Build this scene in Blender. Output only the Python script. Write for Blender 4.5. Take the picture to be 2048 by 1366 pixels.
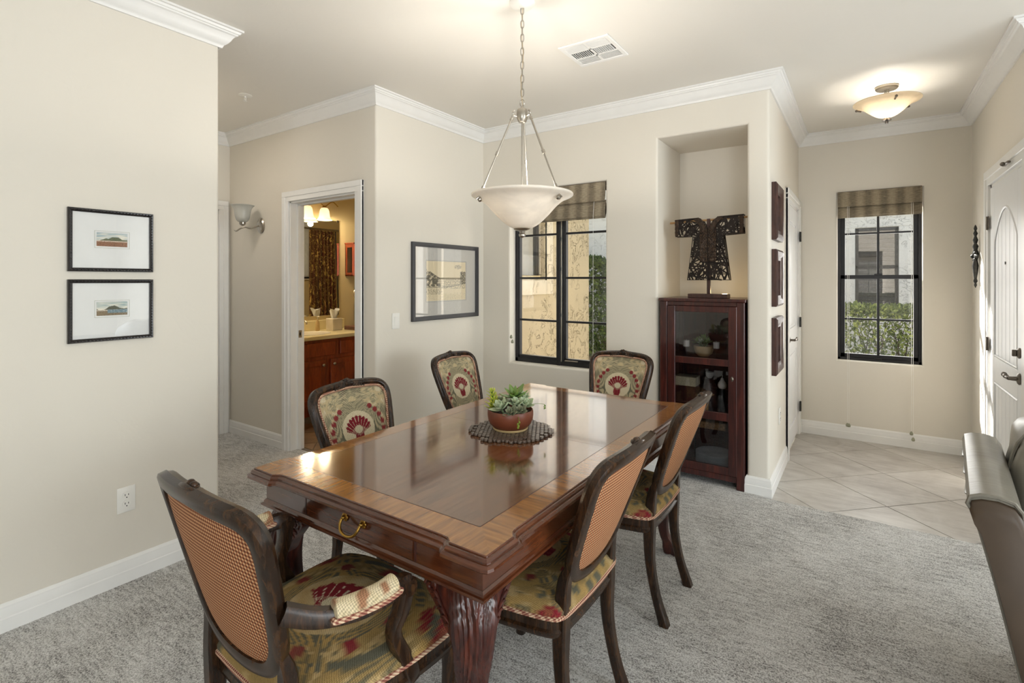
import bpy, bmesh, math, random
from mathutils import Vector, Matrix, noise
R = math.radians
random.seed(7)
for o in list(bpy.data.objects):
    bpy.data.objects.remove(o)
S = bpy.context.scene
COL = S.collection

def srgb(r, g, b):
    def f(v):
        v /= 255.0
        return v / 12.92 if v <= 0.04045 else ((v + 0.055) / 1.055) ** 2.4
    return (f(r), f(g), f(b), 1.0)

# ------------------------------------------------------------------ camera
EYE = 1.395
cd = bpy.data.cameras.new('camera')
cam = bpy.data.objects.new('camera', cd)
COL.objects.link(cam)
cam.location = (0, 0, EYE)
cam.rotation_euler = (R(90), 0, R(34.43))
cd.sensor_fit = 'HORIZONTAL'
cd.sensor_width = 36.0
cd.lens = 36.0 * 1027.0 / 2048.0
cd.shift_y = -122.0 / 2048.0
cd.clip_start = 0.05
S.camera = cam

# ------------------------------------------------------------------ world, sun, window light, added fills
S.view_settings.view_transform = 'Standard'
S.view_settings.look = 'None'
S.view_settings.gamma = 1.0
S.view_settings.use_curve_mapping = False
S.view_settings.exposure = 0.20

W = bpy.data.worlds.new('sky')
S.world = W
W.use_nodes = True
wn = W.node_tree.nodes
wn.clear()
sky = wn.new('ShaderNodeTexSky')
sky.sky_type = 'NISHITA'
sky.sun_disc = False
sky.sun_elevation = R(36)
sky.sun_rotation = R(-42)
bg = wn.new('ShaderNodeBackground')
skt = wn.new('ShaderNodeMix'); skt.data_type = 'RGBA'; skt.blend_type = 'MULTIPLY'; skt.inputs[0].default_value = 1.0; skt.inputs[7].default_value = (1.12, 1.0, 0.82, 1)
bg.inputs[1].default_value = 0.26
wo = wn.new('ShaderNodeOutputWorld')
W.node_tree.links.new(sky.outputs[0], skt.inputs[6])
W.node_tree.links.new(skt.outputs[2], bg.inputs[0])
W.node_tree.links.new(bg.outputs[0], wo.inputs[0])

def sun(direction, energy, col, angle):
    l = bpy.data.lights.new('sun', 'SUN')
    l.energy = energy; l.color = col; l.angle = R(angle)
    o = bpy.data.objects.new('sun', l); COL.objects.link(o)
    o.rotation_euler = Vector(direction).to_track_quat('-Z', 'Y').to_euler()
    o.location = (-6, 9, 8)
    return o
sun((0.54, -0.60, -0.58), 17.0, (1.0, 0.95, 0.87), 0.5)

def area(name, loc, rot, sx, sy, energy, col=(1, 1, 1)):
    l = bpy.data.lights.new(name, 'AREA')
    l.shape = 'RECTANGLE'; l.size = sx; l.size_y = sy; l.energy = energy; l.color = col
    o = bpy.data.objects.new(name, l); COL.objects.link(o)
    o.location = loc; o.rotation_euler = rot
    return o
# daylight entering by glazed doors assumed in the living room, unseen right of the camera
area('assumed_daylight_east', (5.4, 1.35, 1.25), (R(90), 0, R(90)), 2.7, 2.1, 150, (0.87, 0.94, 1.0))
area('south_fill', (2.4, -4.0, 1.35), (R(90), 0, 0), 1.6, 1.6, 80, (0.90, 0.95, 1.0))  # added fill behind the camera, lifts the entry wall and chair backs
# added upward fill near the floor, brightens the ceiling; no real source there
area('ceiling_fill', (2.2, 0.2, 0.06), (R(180), 0, 0), 3.0, 4.6, 36, (0.97, 0.98, 1.0))
area('hall_fill', (-3.95, 1.52, 2.66), (0, 0, 0), 0.3, 0.2, 4.5, (1.0, 0.92, 0.82))  # added light hidden behind the left wall to brighten the hall
# daylight through the two windows in view, standing just outside the panes
area('daylight_window', (-2.08, 3.95, 1.35), (R(-90), 0, 0), 0.85, 1.3, 3, (1.0, 0.97, 0.9))
area('daylight_entry', (0.10, 5.66, 1.30), (R(-90), 0, 0), 0.55, 1.15, 11, (1.0, 0.98, 0.94))

# ------------------------------------------------------------------ node helper
class NB:
    def __init__(self, name):
        self.m = bpy.data.materials.new(name)
        self.m.use_nodes = True
        self.t = self.m.node_tree
        self.t.nodes.clear()
        self.out = self.t.nodes.new('ShaderNodeOutputMaterial')
    def n(self, typ, ins=None, **kw):
        nd = self.t.nodes.new(typ)
        for k, v in kw.items():
            setattr(nd, k, v)
        for k, v in (ins or {}).items():
            self.set(nd, k, v)
        return nd
    def set(self, nd, k, v):
        s = nd.inputs[k]
        if isinstance(v, bpy.types.NodeSocket):
            self.t.links.new(v, s)
        elif isinstance(v, bpy.types.Node):
            self.t.links.new(v.outputs[0], s)
        else:
            s.default_value = v
    def math(self, op, a, b=0.0, c=0.0, clamp=False):
        nd = self.n('ShaderNodeMath', {0: a, 1: b, 2: c}, operation=op)
        nd.use_clamp = clamp
        return nd.outputs[0]
    def ramp(self, f, stops, interp='LINEAR'):
        nd = self.n('ShaderNodeValToRGB', {0: f})
        cr = nd.color_ramp
        cr.interpolation = interp
        cr.elements[0].position = stops[0][0]; cr.elements[0].color = stops[0][1]
        cr.elements[1].position = stops[-1][0]; cr.elements[1].color = stops[-1][1]
        for p, c in stops[1:-1]:
            e = cr.elements.new(p); e.color = c
        return nd.outputs[0]
    def mix(self, f, a, b, typ='MIX'):
        nd = self.n('ShaderNodeMix', data_type='RGBA', blend_type=typ)
        self.set(nd, 0, f); self.set(nd, 6, a); self.set(nd, 7, b)
        return nd.outputs[2]
    def coord(self, which='Object', scale=(1, 1, 1), rot=(0, 0, 0), loc=(0, 0, 0)):
        if which == 'World':
            src = self.n('ShaderNodeNewGeometry').outputs['Position']
        else:
            src = self.n('ShaderNodeTexCoord').outputs[which]
        mp = self.n('ShaderNodeMapping', {0: src, 1: loc, 2: rot, 3: scale})
        return mp.outputs[0]
    def noise(self, vec, scale=5, detail=3, rough=0.5, dist=0.0):
        return self.n('ShaderNodeTexNoise', {'Vector': vec, 'Scale': scale, 'Detail': detail, 'Roughness': rough, 'Distortion': dist}).outputs[0]
    def bump(self, h, strength=0.3, dist=0.01, normal=None):
        nd = self.n('ShaderNodeBump', {'Height': h, 'Strength': strength, 'Distance': dist})
        if normal is not None: self.set(nd, 'Normal', normal)
        return nd.outputs[0]
    def bsdf(self, **kw):
        b = self.n('ShaderNodeBsdfPrincipled')
        for k, v in kw.items():
            self.set(b, k.replace('_', ' '), v)
        return b
    def done(self, sh):
        self.t.links.new(sh.outputs[0] if isinstance(sh, bpy.types.Node) else sh, self.out.inputs[0])
        return self.m

def plain(name, col, rough=0.5, metal=0.0, var=0.06, vscale=12, bump=0.0, bscale=60, bdist=0.002, spec=0.5, which='Object'):
    b = NB(name)
    v = b.coord(which)
    nz = b.noise(v, vscale, 4)
    d = tuple(x * (1 - var * 2) for x in col[:3]) + (1,)
    l = tuple(min(1, x * (1 + var)) for x in col[:3]) + (1,)
    c = b.ramp(nz, [(0.3, d), (0.7, l)])
    p = b.bsdf(Base_Color=c, Roughness=rough, Metallic=metal)
    p.inputs['Specular IOR Level'].default_value = spec
    if bump:
        b.set(p, 'Normal', b.bump(b.noise(v, bscale, 4), bump, bdist))
    return b.done(p)

M = {}
# painted drywall, lightly trowelled
def wallmat(name, col):
    b = NB(name)
    v = b.coord('World')
    n1 = b.noise(v, 3.0, 3)
    c = b.mix(b.math('MULTIPLY', n1, 0.25), col, tuple(x * 0.93 for x in col[:3]) + (1,))
    n2 = b.noise(v, 5.5, 5, 0.55, 0.6)
    patch = b.ramp(n2, [(0.48, (0, 0, 0, 1)), (0.56, (1, 1, 1, 1))])
    n3 = b.noise(v, 90, 2)
    h = b.math('ADD', b.math('MULTIPLY', patch, 0.6), b.math('MULTIPLY', n3, 0.25))
    p = b.bsdf(Base_Color=c, Roughness=0.62, Normal=b.bump(h, 0.25, 0.002))
    p.inputs['Specular IOR Level'].default_value = 0.35
    return b.done(p)
M['wall'] = wallmat('beige_wall_paint', srgb(228, 222, 210))
M['ceiling'] = wallmat('ceiling_paint', srgb(237, 233, 225))
M['bathwall'] = wallmat('bath_wall_paint', srgb(222, 204, 158))
M['trim'] = plain('white_trim_paint', srgb(240, 239, 236), 0.35, var=0.01)
M['door'] = plain('white_door_paint', srgb(238, 239, 240), 0.38, var=0.01)
M['plastic'] = plain('white_plastic', srgb(240, 238, 232), 0.3, var=0.01)
M['slot'] = plain('dark_slot', srgb(30, 28, 26), 0.6)

# carpet
def carpet():
    b = NB('grey_beige_carpet')
    v = b.coord('World')
    warp = b.n('ShaderNodeVectorMath', {0: v, 1: (0, 0, 0)}, operation='ADD')
    n1 = b.n('ShaderNodeTexNoise', {'Vector': v, 'Scale': 190.0, 'Detail': 3.0, 'Roughness': 0.75}).outputs[0]
    n2 = b.n('ShaderNodeTexVoronoi', {'Vector': v, 'Scale': 150.0}).outputs[0]
    n3 = b.noise(b.coord('World', (14, 62, 14), (0, 0, R(-28))), 1.0, 5, 0.65, 0.5)
    n4 = b.noise(v, 2.3, 4, 0.6, 0.5)
    f = b.math('ADD', b.math('MULTIPLY', n1, 1.15), b.math('MULTIPLY', b.math('SUBTRACT', n3, 0.5), 0.50))
    f = b.math('ADD', f, b.math('MULTIPLY', b.math('SUBTRACT', n4, 0.5), 0.34))
    f = b.math('SUBTRACT', f, b.math('MULTIPLY', n2, 0.12))
    c = b.ramp(f, [(0.28, srgb(84, 80, 76)), (0.40, srgb(168, 165, 160)), (0.53, srgb(222, 220, 216)), (0.70, srgb(252, 251, 248))])
    h = b.math('ADD', b.math('MULTIPLY', n1, 1.0), b.math('MULTIPLY', b.math('ADD', n3, n4), 0.9))
    p = b.bsdf(Base_Color=c, Roughness=0.95, Normal=b.bump(h, 0.8, 0.012))
    p.inputs['Specular IOR Level'].default_value = 0.1
    p.inputs['Sheen Weight'].default_value = 0.25
    return b.done(p)
M['carpet'] = carpet()
def tilemat():
    b = NB('grey_beige_floor_tile')
    v = b.coord('World', (1, 1, 1), (0, 0, R(20)))
    n1 = b.noise(v, 3.5, 8, 0.62, 0.7)
    n2 = b.noise(b.coord('World', (3, 12, 3), (0, 0, R(30))), 2.0, 5, 0.6, 0.4)
    f = b.math('ADD', b.math('MULTIPLY', n1, 0.6), b.math('MULTIPLY', n2, 0.4))
    rnd = b.n('ShaderNodeObjectInfo').outputs['Random']
    f = b.math('ADD', f, b.math('MULTIPLY', b.math('SUBTRACT', rnd, 0.5), 0.10))
    c = b.ramp(f, [(0.32, srgb(160, 153, 146)), (0.5, srgb(188, 183, 176)), (0.7, srgb(208, 204, 198))])
    p = b.bsdf(Base_Color=c, Roughness=0.42, Normal=b.bump(f, 0.12, 0.003))
    return b.done(p)
M['tile'] = tilemat()
M['grout'] = plain('tile_grout', srgb(120, 112, 103), 0.9)
M['bathtile'] = plain('brown_bath_floor', srgb(112, 86, 58), 0.45, var=0.25, vscale=6)

# woods
def wood(name, dark, mid, light, scale=(3, 3, 30), gscale=6.0, rough=0.3, coat=0.3, bump=0.05, dist=1.2, which='Object', rot=(0, 0, 0)):
    b = NB(name)
    v = b.coord(which, scale, rot)
    n1 = b.noise(v, gscale, 6, 0.6, dist)
    n2 = b.noise(v, gscale * 7, 3, 0.6, 0.2)
    f = b.math('ADD', b.math('MULTIPLY', n1, 0.75), b.math('MULTIPLY', n2, 0.25))
    c = b.ramp(f, [(0.33, dark), (0.5, mid), (0.66, light)])
    p = b.bsdf(Base_Color=c, Roughness=rough, Normal=b.bump(f, bump, 0.002))
    p.inputs['Coat Weight'].default_value = coat
    p.inputs['Coat Roughness'].default_value = 0.08
    if coat == 0.0: p.inputs['Specular IOR Level'].default_value = 0.38
    return b.done(p)
M['chairwood'] = wood('dark_carved_walnut', srgb(22, 14, 9), srgb(44, 29, 18), srgb(76, 50, 28), (14, 14, 2.2), 3.0, 0.27, 0.0, 0.03)
M['legwood'] = wood('dark_mahogany', srgb(30, 11, 9), srgb(62, 24, 17), srgb(96, 42, 26), (9, 9, 2.0), 3.0, 0.34, 0.2, 0.05)
M['mahog'] = wood('mahogany_apron', srgb(66, 32, 17), srgb(84, 43, 23), srgb(104, 56, 30), (2.0, 2.0, 22), 2.0, 0.22, 0.5, 0.02, 0.5)
M['cabwood'] = wood('dark_cherry_cabinet', srgb(36, 14, 13), srgb(60, 24, 20), srgb(84, 36, 28), (16, 16, 1.6), 2.0, 0.35, 0.2, 0.03)
M['vanity'] = wood('red_cherry_vanity', srgb(96, 36, 14), srgb(138, 58, 24), srgb(168, 78, 34), (8, 8, 1.4), 2.0, 0.35, 0.2, 0.03)
M['framewood'] = wood('brown_frame_wood', srgb(40, 20, 18), srgb(62, 36, 30), srgb(86, 54, 44), (10, 10, 2), 3.0, 0.4, 0.1, 0.03)
def top_wood():
    b = NB('veneer_field')
    v = b.coord('Object', (26, 2.2, 2))
    n1 = b.noise(v, 2.2, 6, 0.62, 0.8)
    n2 = b.noise(b.coord('Object', (160, 5, 2)), 2.0, 3)
    f = b.math('ADD', b.math('MULTIPLY', n1, 0.7), b.math('MULTIPLY', n2, 0.3))
    c = b.ramp(f, [(0.35, srgb(72, 40, 22)), (0.5, srgb(100, 60, 34)), (0.66, srgb(128, 82, 46))])
    big = b.noise(b.coord('Object'), 1.1, 3)
    p = b.bsdf(Base_Color=c, Roughness=b.ramp(big, [(0.3, (0.10,) * 3 + (1,)), (0.7, (0.17,) * 3 + (1,))]), Normal=b.bump(f, 0.02, 0.001))
    p.inputs['Coat Weight'].default_value = 0.9
    p.inputs['Coat Roughness'].default_value = 0.07
    p.inputs['Coat IOR'].default_value = 1.6
    return b.done(p)
M['field'] = top_wood()
def band_wood():
    b = NB('veneer_crossband')
    sp = b.n('ShaderNodeSeparateXYZ', {0: b.n('ShaderNodeTexCoord').outputs['Object']})
    ax = b.math('SUBTRACT', b.math('ABSOLUTE', sp.outputs[0]), 0.39)
    ay = b.math('SUBTRACT', b.math('ABSOLUTE', sp.outputs[1]), 0.755)
    side = b.math('GREATER_THAN', ax, ay)
    va = b.coord('Object', (34, 3, 2)); vb = b.coord('Object', (3, 34, 2))
    na = b.noise(va, 2.4, 5, 0.6, 0.2); nb_ = b.noise(vb, 2.4, 5, 0.6, 0.2)
    f = b.math('ADD', b.math('MULTIPLY', nb_, side), b.math('MULTIPLY', na, b.math('SUBTRACT', 1.0, side)))
    c = b.ramp(f, [(0.3, srgb(120, 74, 30)), (0.5, srgb(148, 96, 42)), (0.72, srgb(172, 118, 56))])
    p = b.bsdf(Base_Color=c, Roughness=0.14, Normal=b.bump(f, 0.02, 0.001))
    p.inputs['Coat Weight'].default_value = 0.8
    p.inputs['Coat Roughness'].default_value = 0.07
    return b.done(p)
M['band'] = band_wood()

# metals, glass and so on
M['nickel'] = plain('brushed_nickel', srgb(178, 172, 162), 0.28, 1.0, 0.05)
M['pewter'] = plain('dark_pewter', srgb(120, 112, 104), 0.32, 1.0, 0.12)
M['brass'] = plain('antique_brass', srgb(176, 138, 66), 0.32, 1.0, 0.15)
M['iron'] = plain('dark_iron', srgb(72, 72, 70), 0.45, 0.8, 0.25, 40, 0.3, 90)
M['blackmetal'] = plain('black_window_metal', srgb(34, 33, 36), 0.35, 0.2, 0.05)
M['blackframe'] = plain('black_frame_paint', srgb(30, 26, 26), 0.3, 0.0, 0.1)
M['greyframe'] = plain('charcoal_frame', srgb(58, 58, 62), 0.35, 0.1, 0.08)
M['matboard'] = plain('white_mat_board', srgb(228, 229, 228), 0.9, var=0.01)
M['linenmat'] = plain('grey_linen_mat', srgb(196, 193, 186), 0.95, var=0.05, vscale=160)
M['woodrod'] = plain('light_wood_rod', srgb(182, 142, 92), 0.45, var=0.1)
M['ceramic'] = plain('white_ceramic', srgb(226, 222, 210), 0.2, var=0.02)
M['counter'] = plain('cream_countertop', srgb(232, 220, 178), 0.2, var=0.02)
M['stucco'] = None
def glass(name, tint=(1, 1, 1, 1), refl=0.08, rough=0.0):
    b = NB(name)
    tr = b.n('ShaderNodeBsdfTransparent', {0: tint})
    gl = b.n('ShaderNodeBsdfGlossy', {0: (1, 1, 1, 1), 'Roughness': rough})
    fc = b.n('ShaderNodeLayerWeight', {0: 0.5}).outputs[1]
    fr = b.math('ADD', 0.04, b.math('MULTIPLY', b.math('POWER', fc, 5.0), 0.9))
    nz = b.noise(b.coord('Object'), 2.0, 1)
    f = b.math('ADD', fr, b.math('MULTIPLY', nz, refl * 0.1), clamp=True)
    mx = b.n('ShaderNodeMixShader', {0: f, 1: tr, 2: gl})
    return b.done(mx)
M['glass'] = glass('clear_glass')
M['smokeglass'] = glass('cabinet_glass', (0.80, 0.80, 0.82, 1), 0.12)
def mirror():
    b = NB('mirror_silver')
    nz = b.noise(b.coord('Object'), 3, 1)
    return b.done(b.bsdf(Base_Color=b.ramp(nz, [(0.2, (0.86, 0.86, 0.84, 1)), (0.8, (0.9, 0.9, 0.88, 1))]), Metallic=1.0, Roughness=0.01))
M['mirror'] = mirror()
def lampglass(name, col, emit, trans=0.55):
    b = NB(name)
    v = b.coord('Object', (1, 1, 1.5))
    n1 = b.noise(v, 6, 5, 0.6, 1.6)
    c = b.ramp(n1, [(0.35, tuple(x * 0.90 for x in col[:3]) + (1,)), (0.62, col)])
    t = b.n('ShaderNodeBsdfTranslucent', {0: c})
    p = b.bsdf(Base_Color=c, Roughness=0.22)
    p.inputs['Emission Color'].default_value = (1.0, 0.86, 0.68, 1)
    p.inputs['Emission Strength'].default_value = emit
    mx = b.n('ShaderNodeMixShader', {0: trans, 1: p, 2: t})
    return b.done(mx)
M['alabaster'] = lampglass('alabaster_glass', srgb(236, 230, 220), 0.05, 0.16)
M['alabaster2'] = lampglass('alabaster_glass_warm', srgb(244, 236, 222), 0.08, 0.9)
M['frost'] = lampglass('frosted_glass_unlit', srgb(226, 226, 220), 0.0, 0.4)
M['frostlit'] = lampglass('frosted_glass_lit', srgb(245, 238, 222), 0.45, 0.4)
def emis(name, col, s):
    b = NB(name)
    return b.done(b.n('ShaderNodeEmission', {0: col, 1: s}))
M['bulb'] = emis('lit_bulb', (1.0, 0.80, 0.55, 1), 14.0)

# fabrics
def tapestry():
    b = NB('tapestry_fabric')
    a = b.n('ShaderNodeAttribute', attribute_name='Col')
    v = b.coord('Object')
    w1 = b.n('ShaderNodeTexWave', {'Vector': v, 'Scale': 95.0, 'Distortion': 1.2, 'Detail': 1.0}, wave_type='BANDS', bands_direction='X').outputs[1]
    w2 = b.n('ShaderNodeTexWave', {'Vector': v, 'Scale': 95.0, 'Distortion': 1.2, 'Detail': 1.0}, wave_type='BANDS', bands_direction='DIAGONAL').outputs[1]
    nz = b.noise(v, 260, 2)
    f = b.math('MULTIPLY', b.math('ADD', b.math('MULTIPLY', w1, 0.5), b.math('MULTIPLY', w2, 0.5)), 1.0)
    f2 = b.math('ADD', b.math('MULTIPLY', f, 0.55), b.math('MULTIPLY', nz, 0.45))
    c = b.mix(1.0, a.outputs[0], b.ramp(f2, [(0.25, (0.55, 0.55, 0.55, 1)), (0.7, (1.12, 1.12, 1.12, 1))]), 'MULTIPLY')
    p = b.bsdf(Base_Color=c, Roughness=0.9, Normal=b.bump(f2, 0.5, 0.002))
    p.inputs['Specular IOR Level'].default_value = 0.2
    return b.done(p)
M['tapestry'] = tapestry()
def gingham(name, dark, mid, light, sc):
    b = NB(name)
    sp = b.n('ShaderNodeSeparateXYZ', {0: b.n('ShaderNodeTexCoord').outputs['Object']})
    fx = b.math('PINGPONG', b.math('MULTIPLY', sp.outputs[0], sc), 1.0)
    fz = b.math('PINGPONG', b.math('MULTIPLY', b.math('ADD', sp.outputs[2], b.math('MULTIPLY', sp.outputs[1], 0.6)), sc), 1.0)
    sx = b.math('GREATER_THAN', fx, 0.5); sz = b.math('GREATER_THAN', fz, 0.5)
    f = b.math('MULTIPLY', b.math('ADD', sx, sz), 0.5)
    c = b.ramp(f, [(0.0, dark), (0.5, mid), (1.0, light)])
    h = b.math('ADD', fx, fz)
    p = b.bsdf(Base_Color=c, Roughness=0.85, Normal=b.bump(h, 0.4, 0.001))
    p.inputs['Specular IOR Level'].default_value = 0.2
    return b.done(p)
M['gingham'] = gingham('terracotta_houndstooth', srgb(86, 46, 32), srgb(154, 98, 66), srgb(206, 166, 124), 250.0)
M['gimp'] = gingham('gimp_braid', srgb(120, 66, 58), srgb(172, 128, 106), srgb(216, 192, 162), 260.0)
def blindfab():
    b = NB('woven_striped_blind')
    sp = b.n('ShaderNodeSeparateXYZ', {0: b.n('ShaderNodeTexCoord').outputs['Object']})
    st = b.math('PINGPONG', b.math('MULTIPLY', sp.outputs[0], 18.0), 1.0)
    weave = b.noise(b.coord('Object', (40, 40, 420)), 1.0, 2)
    slub = b.noise(b.coord('Object', (700, 40, 30)), 1.0, 2)
    f = b.math('ADD', b.math('MULTIPLY', b.ramp(st, [(0.25, (0, 0, 0, 1)), (0.75, (1, 1, 1, 1))]), 0.20), b.math('MULTIPLY', weave, 0.6))
    f = b.math('ADD', f, b.math('MULTIPLY', slub, 0.2))
    c = b.ramp(f, [(0.25, srgb(88, 79, 66)), (0.48, srgb(132, 120, 100)), (0.75, srgb(172, 160, 136))])
    p = b.bsdf(Base_Color=c, Roughness=0.9, Normal=b.bump(weave, 0.4, 0.002))
    return b.done(p)
M['blind'] = blindfab()
def leather():
    b = NB('grey_taupe_leather')
    v = b.coord('Object')
    n1 = b.noise(v, 5, 4, 0.5, 0.4)
    vo = b.n('ShaderNodeTexVoronoi', {'Vector': v, 'Scale': 320.0}).outputs[0]
    c = b.ramp(n1, [(0.3, srgb(112, 108, 98)), (0.7, srgb(138, 134, 123))])
    wr = b.noise(b.coord('Object', (6, 30, 6)), 1.0, 3, 0.5, 1.0)
    h = b.math('ADD', b.math('MULTIPLY', vo, 0.08), wr)
    p = b.bsdf(Base_Color=c, Roughness=0.3, Normal=b.bump(h, 0.2, 0.004))
    return b.done(p)
M['leather'] = leather()
def stucco(name, col, dark):
    b = NB(name)
    v = b.coord('World')
    n1 = b.noise(v, 7.0, 6, 0.62, 1.1)
    edge = b.math('ABSOLUTE', b.math('SUBTRACT', n1, 0.53))
    m = b.ramp(edge, [(0.0, (0, 0, 0, 1)), (0.018, (1, 1, 1, 1))])
    msk = b.ramp(b.noise(v, 2.3, 3), [(0.44, (0, 0, 0, 1)), (0.52, (1, 1, 1, 1))])
    crack = b.math('MAXIMUM', m, b.math('SUBTRACT', 1.0, msk))
    n2 = b.noise(v, 2.0, 3)
    c = b.mix(crack, dark, b.mix(n2, col, tuple(x * 0.9 for x in col[:3]) + (1,)))  # crack lines darkened in colour too, standing for shade in the relief
    h = b.math('ADD', b.math('MULTIPLY', crack, 0.6), b.math('MULTIPLY', b.noise(v, 60, 3), 0.3))
    p = b.bsdf(Base_Color=c, Roughness=0.95, Normal=b.bump(h, 0.7, 0.01))
    return b.done(p)
M['stucco'] = stucco('tan_skip_trowel_stucco', srgb(208, 194, 162), srgb(120, 102, 74))
M['stuccotrim'] = stucco('pale_stucco_trim', srgb(236, 226, 204), srgb(170, 156, 130))
M['stuccowhite'] = stucco('white_stucco', srgb(236, 234, 230), srgb(190, 188, 184))
def leafmat(name, a, bcol, rough=0.85):
    b = NB(name)
    rnd = b.n('ShaderNodeNewGeometry').outputs['Random Per Island']
    c = b.ramp(rnd, [(0.0, a), (1.0, bcol)])
    p = b.bsdf(Base_Color=c, Roughness=rough)
    t = b.n('ShaderNodeBsdfTranslucent', {0: c})
    return b.done(b.n('ShaderNodeMixShader', {0: 0.12, 1: p, 2: t}))
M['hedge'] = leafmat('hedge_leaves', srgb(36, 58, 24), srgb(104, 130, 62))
M['hedgelight'] = leafmat('pale_shrub_leaves', srgb(60, 80, 36), srgb(150, 164, 90))  # paler green than the hedge at the dining window
M['twig'] = plain('shrub_twigs', srgb(90, 76, 56), 0.8, var=0.2)
M['ground'] = plain('pale_gravel_ground', srgb(176, 160, 134), 0.95, var=0.15, vscale=30)

# ------------------------------------------------------------------ mesh builder
class MB:
    def __init__(self):
        self.bm = bmesh.new()
    def raw(self, verts, faces, mi=0):
        vs = [self.bm.verts.new(v) for v in verts]
        for f in faces:
            try:
                fc = self.bm.faces.new([vs[i] for i in f]); fc.material_index = mi
            except ValueError:
                pass
        return vs
    def box(self, x0, x1, y0, y1, z0, z1, bev=0.0, seg=1, mat=None, mi=0):
        t = bmesh.new()
        vs = [t.verts.new(p) for p in ((x0, y0, z0), (x1, y0, z0), (x1, y1, z0), (x0, y1, z0), (x0, y0, z1), (x1, y0, z1), (x1, y1, z1), (x0, y1, z1))]
        for f in ((0, 3, 2, 1), (4, 5, 6, 7), (0, 1, 5, 4), (1, 2, 6, 5), (2, 3, 7, 6), (3, 0, 4, 7)):
            t.faces.new([vs[i] for i in f])
        if bev > 0:
            bmesh.ops.bevel(t, geom=t.edges[:], offset=bev, segments=seg, affect='EDGES', profile=0.5)
        if mat is not None:
            bmesh.ops.transform(t, matrix=mat, verts=t.verts[:])
        self.join(t, mi)
        return self
    def join(self, t, mi=0):
        idx = {}
        for v in t.verts:
            idx[v] = self.bm.verts.new(v.co)
        for f in t.faces:
            try:
                fc = self.bm.faces.new([idx[v] for v in f.verts]); fc.material_index = mi
            except ValueError:
                pass
        t.free()
    def grid(self, rows, close_u=False, close_v=False, mi=0):
        """rows: list of equally long point rows; faces between them"""
        vr = [[self.bm.verts.new(p) for p in r] for r in rows]
        nr, nc = len(vr), len(vr[0])
        for i in range(nr if close_v else nr - 1):
            a, b = vr[i], vr[(i + 1) % nr]
            for j in range(nc if close_u else nc - 1):
                k = (j + 1) % nc
                try:
                    f = self.bm.faces.new((a[j], a[k], b[k], b[j])); f.material_index = mi
                except ValueError:
                    pass
        return vr
    def cap(self, ring, mi=0):
        try:
            f = self.bm.faces.new(ring); f.material_index = mi
        except ValueError:
            pass
    def loft(self, secs, caps=True, mi=0):
        vr = self.grid(secs, close_u=True, mi=mi)
        if caps:
            self.cap(list(reversed(vr[0])), mi); self.cap(vr[-1], mi)
        return self
    def tube(self, path, r, seg=8, closed=False, mi=0, sx=1.0, up=None):
        path = [Vector(p) for p in path]
        n = len(path)
        rr = r if isinstance(r, (list, tuple)) else [r] * n
        rows = []
        prev = None
        for i, p in enumerate(path):
            if closed:
                t = path[(i + 1) % n] - path[(i - 1) % n]
            else:
                t = path[min(i + 1, n - 1)] - path[max(i - 1, 0)]
            if t.length < 1e-9: t = Vector((0, 0, 1))
            t.normalize()
            if up is not None:
                a = Vector(up)
            elif prev is None:
                a = Vector((0, 0, 1)) if abs(t.z) < 0.9 else Vector((1, 0, 0))
            else:
                a = prev
            a = a - t * a.dot(t)
            if a.length < 1e-6: a = t.orthogonal()
            a.normalize(); prev = a
            b = t.cross(a)
            rows.append([p + (a * math.cos(2 * math.pi * k / seg) * sx + b * math.sin(2 * math.pi * k / seg)) * rr[i] for k in range(seg)])
        vr = self.grid(rows, close_u=True, close_v=closed, mi=mi)
        if not closed:
            self.cap(list(reversed(vr[0])), mi); self.cap(vr[-1], mi)
        return self
    def sweep(self, path, normals, prof, closed=False, mi=0, scale=None):
        """prof points are (across, out): across = T x N, out = N"""
        path = [Vector(p) for p in path]
        n = len(path)
        rows = []
        for i, p in enumerate(path):
            t = (path[(i + 1) % n] - path[(i - 1) % n]) if closed else (path[min(i + 1, n - 1)] - path[max(i - 1, 0)])
            t.normalize()
            N = Vector(normals[i] if isinstance(normals, list) else normals)
            N = (N - t * N.dot(t)).normalized()
            A = t.cross(N)
            s = scale[i] if scale else 1.0
            rows.append([p + A * a * s + N * o * s for a, o in prof])
        vr = self.grid(rows, close_u=True, close_v=closed, mi=mi)
        if not closed:
            self.cap(list(reversed(vr[0])), mi); self.cap(vr[-1], mi)
        return self
    def lathe(self, prof, c=(0, 0, 0), seg=24, mi=0, mat=None, capends=True, sx=1, sy=1):
        rows = []
        for r, z in prof:
            rows.append([Vector((c[0] + sx * r * math.cos(2 * math.pi * k / seg), c[1] + sy * r * math.sin(2 * math.pi * k / seg), c[2] + z)) for k in range(seg)])
        if mat is not None:
            rows = [[mat @ p for p in r] for r in rows]
        vr = self.grid(rows, close_u=True, mi=mi)
        if capends:
            if prof[0][0] > 1e-5: self.cap(list(reversed(vr[0])), mi)
            if prof[-1][0] > 1e-5: self.cap(vr[-1], mi)
        return self
    def ball(self, c, r, seg=12, rings=8, mat=None, mi=0):
        if not isinstance(r, (tuple, list)): r = (r, r, r)
        rows = []
        for i in range(rings + 1):
            a = math.pi * i / rings
            s = max(math.sin(a), 1e-4)
            rows.append([Vector((r[0] * s * math.cos(2 * math.pi * k / seg), r[1] * s * math.sin(2 * math.pi * k / seg), -r[2] * math.cos(a))) for k in range(seg)])
        cc = Vector(c)
        rows = [[(mat @ p if mat is not None else p) + cc for p in row] for row in rows]
        vr = self.grid(rows, close_u=True, mi=mi)
        return self
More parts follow.
